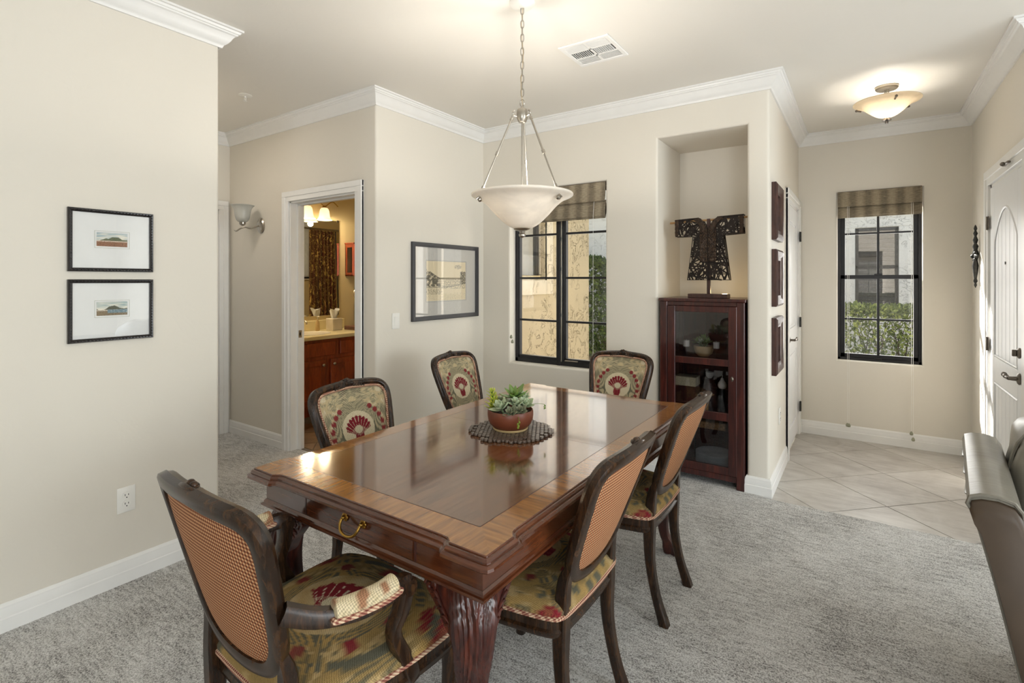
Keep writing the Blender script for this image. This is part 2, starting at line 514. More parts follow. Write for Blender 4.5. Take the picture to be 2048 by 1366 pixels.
    def mesh(self, name, mats, angle=35, smooth=True, weld=1e-5, recalc=True):
        bm = self.bm
        if weld:
            bmesh.ops.remove_doubles(bm, verts=bm.verts[:], dist=weld)
        if recalc:
            bmesh.ops.recalc_face_normals(bm, faces=bm.faces[:])
        me = bpy.data.meshes.new(name)
        bm.to_mesh(me); bm.free()
        for m in (mats if isinstance(mats, list) else [mats]):
            me.materials.append(m)
        if smooth and len(me.polygons):
            me.polygons.foreach_set('use_smooth', [True] * len(me.polygons))
            me.set_sharp_from_angle(angle=R(angle))
        return me
    def build(self, name, mats, parent=None, loc=None, rot=None, label=None, **kw):
        me = self.mesh(name, mats, **kw)
        o = bpy.data.objects.new(name, me)
        COL.objects.link(o)
        if parent is not None: o.parent = parent
        if loc is not None: o.location = loc
        if rot is not None: o.rotation_euler = rot
        if label: o['label'] = label
        return o

def tag(o, label, cat, group=None, kind=None):
    o['label'] = label; o['category'] = cat
    if group: o['group'] = group
    if kind: o['kind'] = kind
    return o
def thing(name, label, cat, loc=(0, 0, 0), rotz=0.0, group=None, rot=None):
    o = bpy.data.objects.new(name, None)
    o.empty_display_size = 0.1
    COL.objects.link(o)
    o.location = loc
    o.rotation_euler = rot if rot is not None else (0, 0, rotz)
    return tag(o, label, cat, group)
def struct(o):
    o['kind'] = 'structure'
    return o
def sempty(name, loc=(0, 0, 0), rotz=0.0):
    o = bpy.data.objects.new(name, None); o.empty_display_size = 0.1
    COL.objects.link(o); o.location = loc; o.rotation_euler = (0, 0, rotz)
    return struct(o)
def kids(o):
    return [c for c in bpy.data.objects if c.parent == o]
def dup(root, loc, rotz, label=None, group=None):
    tree = {}
    allo = list(bpy.data.objects)
    def cp(o, par):
        c = o.copy(); COL.objects.link(c); c.parent = par
        for ch in allo:
            if ch.parent == o: cp(ch, c)
        return c
    r = cp(root, None)
    r.location = loc; r.rotation_euler = (0, 0, rotz)
    if label: r['label'] = label
    if group: r['group'] = group
    return r
def piece(name, me, parent, loc=(0, 0, 0), rot=(0, 0, 0), scale=None, label=None):
    o = bpy.data.objects.new(name, me); COL.objects.link(o); o.parent = parent
    o.location = loc; o.rotation_euler = rot
    if scale: o.scale = scale
    if label: o['label'] = label
    return o

def spline(pts, n=8, closed=False):
    """Catmull-Rom through pts"""
    P = [Vector(p) for p in pts]
    out = []
    N = len(P)
    segs = N if closed else N - 1
    for i in range(segs):
        if closed:
            p0, p1, p2, p3 = P[(i - 1) % N], P[i], P[(i + 1) % N], P[(i + 2) % N]
        else:
            p0, p1, p2, p3 = P[max(i - 1, 0)], P[i], P[i + 1], P[min(i + 2, N - 1)]
        for k in range(n):
            t = k / n
            out.append(0.5 * ((2 * p1) + (p2 - p0) * t + (2 * p0 - 5 * p1 + 4 * p2 - p3) * t * t + (3 * p1 - p0 - 3 * p2 + p3) * t ** 3))
    if not closed: out.append(P[-1])
    return out
def spline1(vals, n=8):
    return [v.x for v in spline([(a, 0, 0) for a in vals], n)]
def colattr(me, fn):
    at = me.color_attributes.new('Col', 'FLOAT_COLOR', 'POINT')
    buf = []
    for v in me.vertices:
        c = fn(v.co)
        buf += [c[0], c[1], c[2], 1.0]
    at.data.foreach_set('color', buf)
def lerp(a, b, t):
    return tuple(a[i] + (b[i] - a[i]) * t for i in range(3))

# ================================================================== SETTING
H = 2.72
def sheet(name, F, a0, a1, z0, z1, thick, holes=(), rl=False, rr=False, mat='wall', bev=0.018, kind=True):
    """wall slab with openings. F(a, d, z) -> world; holes (a0,a1,z0,z1,rounded)"""
    As = sorted({a0, a1} | {h[0] for h in holes} | {h[1] for h in holes})
    Zs = sorted({z0, z1} | {h[2] for h in holes} | {h[3] for h in holes})
    inhole = lambda a, z: next((h for h in holes if h[0] < a < h[1] and h[2] < z < h[3]), None)
    bm = bmesh.new()
    V = {}
    def v(i, j, s):
        if (i, j, s) not in V: V[(i, j, s)] = bm.verts.new((As[i], s * thick, Zs[j]))
        return V[(i, j, s)]
    na, nz = len(As) - 1, len(Zs) - 1
    solid = lambda i, j: 0 <= i < na and 0 <= j < nz and inhole((As[i] + As[i + 1]) / 2, (Zs[j] + Zs[j + 1]) / 2) is None
    bevel = []
    for i in range(na):
        for j in range(nz):
            if not solid(i, j): continue
            for s in (0, 1):
                q = [v(i, j, s), v(i + 1, j, s), v(i + 1, j + 1, s), v(i, j + 1, s)]
                bm.faces.new(q if s == 0 else q[::-1])
            for di, dj, e in ((-1, 0, ((i, j), (i, j + 1))), (1, 0, ((i + 1, j), (i + 1, j + 1))), (0, -1, ((i, j), (i + 1, j))), (0, 1, ((i, j + 1), (i + 1, j + 1)))):
                if solid(i + di, j + dj): continue
                p, q = e
                bm.faces.new([v(*p, 0), v(*q, 0), v(*q, 1), v(*p, 1)])
                ii, jj = i + di, j + dj
                out = not (0 <= ii < na and 0 <= jj < nz)
                if out:
                    r = (di == -1 and rl) or (di == 1 and rr)
                else:
                    h = inhole((As[ii] + As[ii + 1]) / 2, (Zs[jj] + Zs[jj + 1]) / 2)
                    r = h is not None and h[4]
                if r: bevel.append((v(*p, 0), v(*q, 0)))
    bmesh.ops.recalc_face_normals(bm, faces=bm.faces[:])
    es = []
    for p, q in bevel:
        e = bm.edges.get((p, q))
        if e: es.append(e)
    if es:
        bmesh.ops.bevel(bm, geom=es, offset=bev, segments=5, affect='EDGES', profile=0.5)
    for vt in bm.verts:
        vt.co = Vector(F(vt.co.x, vt.co.y, vt.co.z))
    bmesh.ops.recalc_face_normals(bm, faces=bm.faces[:])
    me = bpy.data.meshes.new(name)
    bm.to_mesh(me); bm.free()
    me.materials.append(M[mat])
    me.polygons.foreach_set('use_smooth', [True] * len(me.polygons))
    me.set_sharp_from_angle(angle=R(30))
    o = bpy.data.objects.new(name, me); COL.objects.link(o)
    if kind: struct(o)
    return o
facingS = lambda Y: (lambda a, d, z: (a, Y + d, z))       # wall face looks to -Y
facingN = lambda Y: (lambda a, d, z: (a, Y - d, z))
facingE = lambda X: (lambda a, d, z: (X - d, a, z))       # wall face looks to +X
facingW = lambda X: (lambda a, d, z: (X + d, a, z))

XL, XA, YW, YB, XE, YE, XR = -2.805, -2.815, 3.65, 2.425, -0.50, 5.41, 0.705
sheet('wall_left', facingE(XL), -4.2, 1.362, 0, H, 0.14, rr=True)
sheet('wall_hall_south', facingN(1.362), -4.95, XL - 0.14, 0, H, 0.13)
sheet('wall_hall_end', facingE(-4.806), 1.362, YB, 0, H, 0.12, holes=[(1.50, 2.325, 0, 2.035, False)])
sheet('wall_hall_north', facingS(YB), -4.93, XA, 0, H, 0.12, holes=[(-3.855, -3.025, 0, 2.035, False)], rr=True)
sheet('wall_dining_left', facingE(XA), YB + 0.12, YW + 0.15, 0, H, 0.14)
NX0, NX1, NZ = -1.229, -0.632, 2.42
W1 = (-2.528, -1.633, 0.69, 2.16)
sheet('wall_back', facingS(YW), XA - 0.1, XE, 0, H, 0.15, holes=[W1 + (True,), (NX0, NX1, 0, NZ, True)], rr=True)
# the niche behind the opening
nb = MB()
nb.box(NX0 - 0.10, NX0, YW + 0.15, 4.30, 0, NZ + 0.1)
nb.box(NX1, NX1 + 0.03, YW + 0.15, 4.30, 0, NZ + 0.1)
nb.box(NX0, NX1, 4.20, 4.30, 0, NZ + 0.1)
nb.box(NX0, NX1, YW + 0.15, 4.20, NZ, NZ + 0.1)
struct(nb.build('wall_niche', M['wall'], smooth=False))
sheet('wall_entry_left', facingE(XE), YW + 0.15, YE + 0.1, 0, H, 0.10, holes=[(4.55, 5.31, 0, 2.035, False)])
W2 = (-0.195, 0.398, 0.69, 2.17)
sheet('wall_entry_back', facingS(YE), XE - 0.1, XR + 0.15, 0, H, 0.15, holes=[W2 + (True,)])
sheet('wall_right', facingW(XR), 3.63, YE, 0, H, 0.15, holes=[(3.77, 4.67, 0, 2.035, False)], rl=True)
sheet('wall_living_north', facingS(3.63), XR + 0.15, 6.2, 0, H, 0.12)
# living room shell behind the camera, with an assumed east doorway; the south opening is added for the fill light
sheet('wall_living_east', facingW(5.6), -4.2, 3.63, 0, H, 0.15, holes=[(0.0, 2.7, 0.15, 2.35, False)])
sheet('wall_living_south', facingN(-4.2), XL, 5.6, 0, H, 0.15, holes=[(1.6, 3.2, 0.5, 2.2, False)])
# bathroom walls and the room behind the hall door
sheet('wall_bath_west', facingE(-5.20), YB + 0.12, 6.0, 0, H, 0.10, mat='bathwall')
sheet('wall_bath_north', facingS(5.9), -5.3, -3.05, 0, H, 0.10, mat='bathwall')
sheet('wall_bath_east', facingW(-3.06), YB + 0.13, 5.9, 0, H, 0.05, mat='bathwall', holes=[(4.20, 4.96, 1.45, 2.4, False)])
b = MB(); b.box(-5.2, -3.862, YB + 0.121, YB + 0.13, 0, H); b.box(-3.018, -2.94, YB + 0.121, YB + 0.13, 0, H); b.box(-3.862, -3.018, YB + 0.121, YB + 0.13, 2.042, H)
struct(b.build('wall_bath_south', M['bathwall'], smooth=False))
b = MB(); b.box(-6.3, -4.93, 0.9, 1.0, 0, H); b.box(-6.3, -4.93, 2.55, 2.65, 0, H); b.box(-6.4, -6.3, 0.9, 2.65, 0, H)
struct(b.build('wall_bedroom', M['wall'], smooth=False))
# ceiling
b = MB()
b.box(-6.4, 6.2, -4.4, YW + 0.15, H, H + 0.2)
b.box(-5.4, -2.95, YW + 0.15, 6.07, H, H + 0.2)
b.box(-1.4, XR + 0.15, YW + 0.15, YE + 0.15, H, H + 0.2)
struct(b.build('ceiling', M['ceiling'], smooth=False))

# floor: carpet, diagonal tiles of the entry, bath floor
def carpet_mesh():
    bm = bmesh.new()
    # living / dining / hall carpet with an uneven cut edge along the tiles
    pts = [(-6.3, 0.9), (-6.3, 2.6), (-4.93, 2.6), (-4.93, YB + 0.0), (-3.86, YB + 0.0), (-3.86, YB + 0.07), (-3.02, YB + 0.07), (-3.02, YB), (XA - 0.05, YB), (XA - 0.05, YW + 0.02), (NX0 - 0.01, YW + 0.02), (NX0 - 0.01, 4.2), (NX1 + 0.01, 4.2), (NX1 + 0.01, YW + 0.02), (XE - 0.03, YW + 0.02), (XE - 0.03, 3.612)]
    x = XE + 0.0
    while x < 5.6:
        pts.append((x, 3.612 + random.uniform(-0.004, 0.004)))
        x += 0.012 if x < 0.9 else 0.3
    pts += [(5.7, 3.612), (5.7, -4.3), (XL - 0.05, -4.3), (XL - 0.05, 0.9)]
    lo = [bm.verts.new((p[0], p[1], -0.02)) for p in pts]
    hi = [bm.verts.new((p[0], p[1], 0.009)) for p in pts]
    bm.faces.new(hi)
    n = len(pts)
    for i in range(n):
        bm.faces.new((lo[i], lo[(i + 1) % n], hi[(i + 1) % n], hi[i]))
    bmesh.ops.recalc_face_normals(bm, faces=bm.faces[:])
    me = bpy.data.meshes.new('carpet'); bm.to_mesh(me); bm.free()
    me.materials.append(M['carpet'])
    return me
floor = bpy.data.objects.new('floor', carpet_mesh()); COL.objects.link(floor); struct(floor)
b = MB(); b.box(XE - 0.02, 5.7, 3.60, 5.41, -0.03, -0.004)
tf = struct(b.build('floor_entry', M['grout'], smooth=False))
b = MB(); b.box(-5.2, -2.94, YB + 0.07, 5.9, -0.03, 0.0)
bf = struct(b.build('floor_bath', M['grout'], smooth=False))
def clip(poly, x0, x1, y0, y1):
    for ax, lim, sg in ((0, x0, 1), (0, x1, -1), (1, y0, 1), (1, y1, -1)):
        out = []
        for i in range(len(poly)):
            a, c = poly[i], poly[(i + 1) % len(poly)]
            ia, ic = sg * (a[ax] - lim) >= 0, sg * (c[ax] - lim) >= 0
            if ia: out.append(a)
            if ia != ic:
                t = (lim - a[ax]) / (c[ax] - a[ax])
                out.append((a[0] + t * (c[0] - a[0]), a[1] + t * (c[1] - a[1])))
        poly = out
        if len(poly) < 3: return None
    return poly
def tiles(parent, mat, s0, d0, pitch, gap, rects, zt, zb):
    for i in range(-14, 16):
        for j in range(-14, 16):
            s, d = s0 + i * pitch, d0 + j * pitch          # s = x + y, d = y - x
            g = gap
            cs = [(s + g, d + g), (s + pitch - g, d + g), (s + pitch - g, d + pitch - g), (s + g, d + pitch - g)]
            poly = [((a - c) / 2, (a + c) / 2) for a, c in cs]
            for r in rects:
                q = clip(poly, *r)
                if not q: continue
                area_ = abs(sum(q[k][0] * q[(k + 1) % len(q)][1] - q[(k + 1) % len(q)][0] * q[k][1] for k in range(len(q)))) / 2
                if area_ < 0.0006: continue
                cx = sum(p[0] for p in q) / len(q); cy = sum(p[1] for p in q) / len(q)
                m = MB()
                dz = random.uniform(-0.0006, 0.0006)
                ins = [(cx + (p[0] - cx) * 0.992, cy + (p[1] - cy) * 0.992) for p in q]
                m.loft([[Vector((p[0], p[1], zb)) for p in q], [Vector((p[0], p[1], zt - 0.002 + dz)) for p in q], [Vector((p[0], p[1], zt + dz)) for p in ins]])
                m.build('tile', mat, parent, smooth=False)
tiles(tf, M['tile'], 4.04, 3.806, 0.66, 0.0035, [(XE - 0.02, XR + 0.14, 3.60, YE), (XR + 0.14, 2.2, 3.60, 3.63)], 0.0, -0.004)
tiles(bf, M['bathtile'], 0.2, 0.1, 0.46, 0.004, [(-5.2, -2.95, YB + 0.125, 4.6)], 0.006, 0.0)

# mouldings swept with mitred corners; room lies to the right of the path
def moulding(name, path, prof, mat='trim', closed=False):
    n = len(path)
    rows = []
    P = [Vector((p[0], p[1])) for p in path]
    for i in range(n):
        d1 = (P[i] - P[i - 1]).normalized() if (i > 0) else None
        d2 = (P[i + 1] - P[i]).normalized() if (i < n - 1) else None
        if d1 is None: d1 = d2
        if d2 is None: d2 = d1
        n1 = Vector((d1.y, -d1.x)); n2 = Vector((d2.y, -d2.x))
        mm = (n1 + n2); mm = mm / max(1e-6, mm.dot(n1)) if mm.length > 1e-6 else n1
        rows.append([Vector((P[i].x + mm.x * d, P[i].y + mm.y * d, z)) for d, z in prof])
    m = MB()
    vr = m.grid(rows, close_u=True)
    m.cap(list(reversed(vr[0]))); m.cap(vr[-1])
    return struct(m.build(name, M[mat], angle=25))
crown = [(0.0, H - 0.098), (0.010, H - 0.098), (0.013, H - 0.090), (0.016, H - 0.084), (0.021, H - 0.080), (0.030, H - 0.072), (0.040, H - 0.058), (0.047, H - 0.044), (0.055, H - 0.034), (0.064, H - 0.030),
         (0.066, H - 0.024), (0.072, H - 0.022), (0.077, H - 0.012), (0.086, H - 0.010), (0.086, H + 0.005), (0.0, H + 0.005)]
moulding('trim_1', [(XL, -4.2), (XL, 1.362), (-4.806, 1.362), (-4.806, YB), (XA, YB), (XA, YW), (XE, YW), (XE, YE), (XR, YE), (XR, 3.63), (5.6, 3.63), (5.6, -4.2), (XL, -4.2)], crown)
base = [(0.0, 0.0), (0.016, 0.0), (0.016, 0.062), (0.013, 0.066), (0.013, 0.094), (0.011, 0.100), (0.011, 0.108), (0.006, 0.116), (0.004, 0.120), (0.0, 0.120)]
moulding('baseboard_left', [(XL, -4.2), (XL, 1.362), (-4.806, 1.362), (-4.806, 1.42)], base)
moulding('baseboard_hall', [(-4.806, 2.40), (-4.806, YB), (-3.935, YB)], base)
moulding('baseboard_dining_left', [(-2.945, YB), (XA, YB), (XA, YW), (NX0, YW), (NX0, 3.70)], base)
moulding('baseboard_entry_left', [(NX1, 3.70), (NX1, YW), (XE, YW), (XE, 4.468)], base)
moulding('baseboard_entry_back', [(XE, 5.39), (XE, YE), (XR, YE), (XR, 4.78)], base)
moulding('baseboard_right', [(XR, 3.68), (XR, 3.63), (5.6, 3.63), (5.6, 3.0)], base)

# ---- door casings and leaves; local x along the wall, -y towards the viewer
def casing(m, x0, x1, z1, w=0.08, proud=0.018):
    # two legs and a head, stepped profile
    for s, xa in ((-1, x0), (1, x1)):
        a, c = (xa - w, xa) if s < 0 else (xa, xa + w)
        m.box(a, c, -proud, 0.002, 0, z1 + 0.0, 0.003)
        o = (a, a + w * 0.55) if s < 0 else (c - w * 0.55, c)
        m.box(o[0], o[1], -proud - 0.006, 0.0, 0, z1 + w * 0.45, 0.003)
    m.box(x0 - w, x1 + w, -proud, 0.002, z1, z1 + w, 0.003)
    m.box(x0 - w, x1 + w, -proud - 0.006, 0.0, z1 + w * 0.45, z1 + w, 0.003)
def jamb(m, x0, x1, z1, depth, t=0.018):
    m.box(x0 - 0.001, x0 + t, 0.0, depth, 0, z1)
    m.box(x1 - t, x1 + 0.001, 0.0, depth, 0, z1)
    m.box(x0, x1, 0.0, depth, z1 - t, z1 + 0.001)
def hinge(parent, x, z, y=-0.004, mat='iron', h=0.09):
    m = MB(); m.box(x - 0.018, x + 0.018, y - 0.004, y + 0.002, z - h / 2, z + h / 2, 0.001)
    m.tube([(x, y - 0.006, z - h / 2), (x, y - 0.006, z + h / 2)], 0.006, 8)
    return m.build('hinge', M[mat], parent)
# door_1: front door (right wall)
d1 = sempty('door_1', (XR, 4.67, 0), R(-90))
m = MB(); casing(m, 0.0, 0.90, 2.035, 0.10); jamb(m, 0.0, 0.90, 2.035, 0.14); m.build('door_casing', M['trim'], d1)
leaf = MB()
yo = -0.006
leaf.box(0.02, 0.88, yo + 0.008, yo + 0.045, 0.012, 2.012)
leaf.box(0.02, 0.14, yo, yo + 0.02, 0.012, 2.012, 0.002); leaf.box(0.76, 0.88, yo, yo + 0.02, 0.012, 2.012, 0.002)
leaf.box(0.14, 0.76, yo, yo + 0.02, 0.012, 0.23, 0.002)
leaf.box(0.14, 0.76, yo, yo + 0.02, 0.74, 0.90, 0.002)
# arched top rail
arc = [(0.14 + 0.62 * k / 16, 1.66 + 0.19 * math.sin(math.pi * k / 16) ** 0.9) for k in range(17)]
fr_ = [(x, yo, z) for x, z in arc] + [(0.76, yo, 2.012), (0.14, yo, 2.012)]
bk_ = [(x, yo + 0.012, z) for x, z in arc] + [(0.76, yo + 0.012, 2.012), (0.14, yo + 0.012, 2.012)]
leaf.loft([[Vector(p) for p in fr_], [Vector(p) for p in bk_]])
lf = leaf.build('door_leaf', M['door'], d1)
for zz0, zz1 in ((0.23, 0.74), (0.90, 1.86)):
    for k in range(6):
        x0 = 0.14 + k * 0.62 / 6
        m = MB(); m.box(x0 + 0.002, x0 + 0.62 / 6 - 0.002, yo + 0.003, yo + 0.012, zz0, zz1, 0.0025)
        m.build('plank', M['door'], lf)
# moulding lip around the panels
m = MB()
for zz0, zz1 in ((0.23, 0.74),):
    m.sweep([(0.15, yo, zz0 + 0.01), (0.75, yo, zz0 + 0.01), (0.75, yo, zz1 - 0.01), (0.15, yo, zz1 - 0.01)], (0, -1, 0), [(-0.01, 0), (0.01, 0), (0.0, 0.004)], closed=True)
pa = [(0.15, yo, 0.91), (0.75, yo, 0.91)] + [(x * 0.97 + 0.0135, yo, z - 0.01) for x, z in reversed(arc)]
m.sweep(pa, (0, -1, 0), [(-0.01, 0), (0.01, 0), (0.0, 0.004)], closed=True)
m.build('panel_moulding', M['door'], lf)
for z in (0.25, 0.97, 1.78): hinge(d1, 0.012, z, -0.016, 'pewter')
m = MB()
Ry = Matrix.Rotation(R(90), 3, 'X')
m.lathe([(0.001, 0.0), (0.030, 0.0), (0.033, 0.006), (0.026, 0.012), (0.012, 0.016), (0.010, 0.05), (0.001, 0.052)], seg=20, mat=Matrix.Translation((0.815, yo, 0.86)) @ Ry.to_4x4())
m.tube(spline([(0.815, yo - 0.045, 0.86), (0.79, yo - 0.05, 0.862), (0.75, yo - 0.048, 0.864), (0.715, yo - 0.05, 0.868), (0.70, yo - 0.05, 0.872)], 4), [0.010] * 4 + [0.008] * 4 + [0.011] * 4 + [0.008] * 4 + [0.004], 10)
m.ball((0.765, yo - 0.049, 0.863), (0.008, 0.013, 0.013), 10, 6)
m.ball((0.725, yo - 0.049, 0.867), (0.01, 0.014, 0.014), 10, 6)
m.build('door_handle', M['pewter'], d1)
m = MB()
m.lathe([(0.001, 0.0), (0.028, 0.0), (0.030, 0.006), (0.02, 0.014), (0.001, 0.016)], seg=20, mat=Matrix.Translation((0.815, yo, 1.0)) @ Ry.to_4x4())
m.box(0.808, 0.822, yo - 0.034, yo - 0.014, 0.982, 1.018, 0.003)
m.build('deadbolt_turn', M['pewter'], d1)
m = MB(); m.lathe([(0.001, 0.0), (0.009, 0.0), (0.009, 0.004), (0.001, 0.005)], seg=14, mat=Matrix.Translation((0.45, yo + 0.003, 1.50)) @ Ry.to_4x4()); m.build('peephole', M['iron'], d1)
m = MB(); m.box(0.60, 0.72, -0.045, -0.026, 2.055, 2.068, 0.003); m.ball((0.655, -0.05, 2.061), 0.013, 10, 6); m.ball((0.72, -0.036, 2.061), 0.008, 10, 6); m.build('door_stop_pin', M['pewter'], d1)
m = MB(); m.box(0.03, 0.87, 0.045, 0.14, 0, 2.03); m.build('door_backing', M['door'], d1)
# door_2: closet door in the entry
d2 = sempty('door_2', (XE, 4.55, 0), R(90))
m = MB(); casing(m, 0.0, 0.76, 2.035, 0.08); jamb(m, 0.0, 0.76, 2.035, 0.10); m.build('door_casing', M['trim'], d2)
def panel_leaf(parent, x0, x1, z0, z1, y, panels, t=0.035, st=0.11, mat='door'):
    m = MB()
    m.box(x0, x1, y + 0.008, y + t, z0, z1)
    m.box(x0, x0 + st, y, y + 0.02, z0, z1, 0.003); m.box(x1 - st, x1, y, y + 0.02, z0, z1, 0.003)
    prev = z0
    for pz0, pz1 in panels:
        m.box(x0 + st, x1 - st, y, y + 0.02, prev, pz0, 0.003)
        prev = pz1
    m.box(x0 + st, x1 - st, y, y + 0.02, prev, z1, 0.003)
    o = m.build('door_leaf', M[mat], parent)
    for pz0, pz1 in panels:
        m = MB(); m.box(x0 + st + 0.025, x1 - st - 0.025, y + 0.001, y + 0.012, pz0 + 0.025, pz1 - 0.025, 0.008, 2)
        m.build('panel', M[mat], o)
    return o
panel_leaf(d2, 0.02, 0.74, 0.03, 2.012, -0.004, [(0.18, 0.80), (1.0, 1.88)])
for z in (0.26, 1.02, 1.79): hinge(d2, 0.752, z, -0.022, 'iron')
m = MB()
m.lathe([(0.001, 0.0), (0.028, 0.0), (0.030, 0.006), (0.016, 0.012), (0.009, 0.016), (0.009, 0.045), (0.001, 0.047)], seg=18, mat=Matrix.Translation((0.085, -0.004, 0.92)) @ Ry.to_4x4())
m.tube(spline([(0.085, -0.048, 0.92), (0.12, -0.052, 0.925), (0.16, -0.05, 0.918), (0.19, -0.05, 0.924), (0.20, -0.05, 0.93)], 4), 0.008, 10)
m.ball((0.17, -0.05, 0.919), 0.012, 10, 6)
m.build('door_handle', M['pewter'], d2)
m = MB(); m.box(0.02, 0.74, 0.032, 0.09, 0.0, 0.03); m.build('door_gap_shade', M['slot'], d2)  # dark strip stands in for the shadow under the closet door
# door_3: bathroom doorway, leaf swung away inside
d3 = sempty('door_3', (-3.855, YB, 0), 0)
m = MB(); casing(m, 0.0, 0.83, 2.035, 0.08); jamb(m, 0.0, 0.83, 2.035, 0.122, 0.012); m.box(0.011, 0.024, 0.06, 0.09, 0, 2.02); m.box(0.806, 0.819, 0.06, 0.09, 0, 2.02); m.box(0.02, 0.81, 0.06, 0.09, 2.01, 2.024); m.build('door_casing', M['trim'], d3)
m = MB(); m.box(0.0245, 0.0265, 0.062, 0.092, 0.925, 0.985, 0.001); m.build('strike_plate', M['nickel'], d3)
m = MB(); m.box(0.0255, 0.0272, 0.070, 0.082, 0.942, 0.968); m.build('strike_hole', M['slot'], d3)
# door_4: door at the end of the hall
d4 = sempty('door_4', (-4.806, 1.50, 0), R(90))
m = MB(); casing(m, 0.0, 0.825, 2.035, 0.08); jamb(m, 0.0, 0.825, 2.035, 0.12); m.build('door_casing', M['trim'], d4)
panel_leaf(d4, 0.02, 0.805, 0.012, 2.012, 0.03, [(0.2, 0.82), (1.0, 1.85)])
for z in (0.25, 1.05, 1.80): hinge(d4, 0.80, z, 0.02, 'nickel')

# ---- windows; local x along, -y towards the room
def hbar(parent, name, x0, x1, z, t, y, d, mat, bev=0.002):
    m = MB(); m.box(x0, x1, y, y + d, z - t / 2, z + t / 2, bev); return m.build(name, M[mat], parent)
def vbar(parent, name, x, z0, z1, t, y, d, mat, bev=0.002):
    m = MB(); m.box(x - t / 2, x + t / 2, y, y + d, z0, z1, bev); return m.build(name, M[mat], parent)
# window_1 dining window, two casements of four panes
w1 = sempty('window_1', (W1[0], YW + 0.088, W1[2]), 0)
ww, wh = W1[1] - W1[0], W1[3] - W1[2]
m = MB(); m.box(0, 0.030, 0, 0.06, 0, wh, 0.003); m.box(ww - 0.026, ww, 0, 0.06, 0, wh, 0.003); m.box(0, ww, 0, 0.06, 0, 0.036, 0.003); m.box(0, ww, 0, 0.06, wh - 0.03, wh, 0.003)
m.build('window_frame', M['blackmetal'], w1)
vbar(w1, 'mullion', ww / 2 - 0.012, 0.0, wh, 0.034, -0.006, 0.066, 'blackmetal')
vbar(w1, 'mullion', ww / 2 + 0.030, 0.03, wh, 0.020, 0.006, 0.04, 'blackmetal')
vbar(w1, 'sash_channel', ww / 2 + 0.0125, 0.03, wh - 0.03, 0.010, 0.0, 0.03, 'nickel', 0.001)
rowz = [0.036, 1.054 - W1[2], 1.416 - W1[2], 1.783 - W1[2], wh - 0.03]
for sx0, sx1 in ((0.030, ww / 2 - 0.029), (ww / 2 + 0.040, ww - 0.026)):
    m = MB()
    m.box(sx0, sx0 + 0.014, 0.006, 0.045, 0.03, wh - 0.03, 0.002); m.box(sx1 - 0.010, sx1, 0.006, 0.045, 0.03, wh - 0.03, 0.002)
    m.box(sx0, sx1, 0.006, 0.045, 0.036, 0.060, 0.002); m.box(sx0, sx1, 0.006, 0.045, wh - 0.05, wh - 0.03, 0.002)
    m.build('sash', M['blackmetal'], w1)
    for k in (1, 2, 3): hbar(w1, 'muntin', sx0, sx1, rowz[k], 0.017, 0.010, 0.03, 'blackmetal', 0.003)
    for k in range(4):
        m = MB(); m.box(sx0 + 0.012, sx1 - 0.009, 0.024, 0.028, rowz[k] + 0.005, rowz[k + 1] - 0.005); m.build('pane', M['glass'], w1)
m = MB(); m.box(ww / 2 + 0.05, ww / 2 + 0.17, -0.012, 0.004, 0.040, 0.05, 0.002); m.box(ww - 0.17, ww - 0.06, -0.004, 0.006, 0.040, 0.052, 0.002); m.build('window_latch', M['nickel'], w1)
for z in (0.42, 0.80, 1.05):
    m = MB(); m.box(ww / 2 + 0.000, ww / 2 + 0.012, -0.014, 0.0, z - 0.015, z + 0.015, 0.003); m.build('window_catch', M['blackmetal'], w1)
# window_2 entry window, double hung, four panes in each sash
w2 = sempty('window_2', (W2[0], YE + 0.055, W2[2]), 0)
ww, wh = W2[1] - W2[0], W2[3] - W2[2]
m = MB(); m.box(0, 0.022, 0, 0.07, 0, wh, 0.003); m.box(ww - 0.022, ww, 0, 0.07, 0, wh, 0.003); m.box(0, ww, 0, 0.07, 0, 0.024, 0.003); m.box(0, ww, 0, 0.07, wh - 0.03, wh, 0.003)
m.build('window_frame', M['blackmetal'], w2)
zm = 1.425 - W2[2]
for z0, z1, y0 in ((0.024, zm + 0.018, 0.008), (zm - 0.018, wh - 0.03, 0.034)):
    m = MB(); m.box(0.022, 0.054, y0, y0 + 0.026, z0, z1, 0.002); m.box(ww - 0.054, ww - 0.022, y0, y0 + 0.026, z0, z1, 0.002)
    m.box(0.022, ww - 0.022, y0, y0 + 0.026, z0, z0 + 0.034, 0.002); m.box(0.022, ww - 0.022, y0, y0 + 0.026, z1 - 0.034, z1, 0.002)
    m.build('sash', M['blackmetal'], w2)
    mid = (1.055 if z0 < 0.1 else 1.81) - W2[2]
    hbar(w2, 'muntin', 0.05, ww - 0.05, mid, 0.016, y0 + 0.004, 0.018, 'blackmetal')
    vbar(w2, 'muntin', ww / 2, z0 + 0.03, z1 - 0.03, 0.018, y0 + 0.002, 0.022, 'blackmetal')
    for xa, xb in ((0.05, ww / 2), (ww / 2, ww - 0.05)):
        for za, zb in ((z0 + 0.03, mid), (mid, z1 - 0.03)):
            m = MB(); m.box(xa, xb, y0 + 0.011, y0 + 0.015, za, zb); m.build('pane', M['glass'], w2)
m = MB(); m.box(ww / 2 - 0.03, ww / 2 + 0.03, -0.006, 0.01, zm + 0.012, zm + 0.03, 0.003); m.build('window_latch', M['blackmetal'], w2)
m = MB(); m.box(ww / 2 - 0.03, ww / 2 + 0.03, -0.008, 0.0, 0.02, 0.035, 0.003); m.build('window_catch', M['blackmetal'], w2)

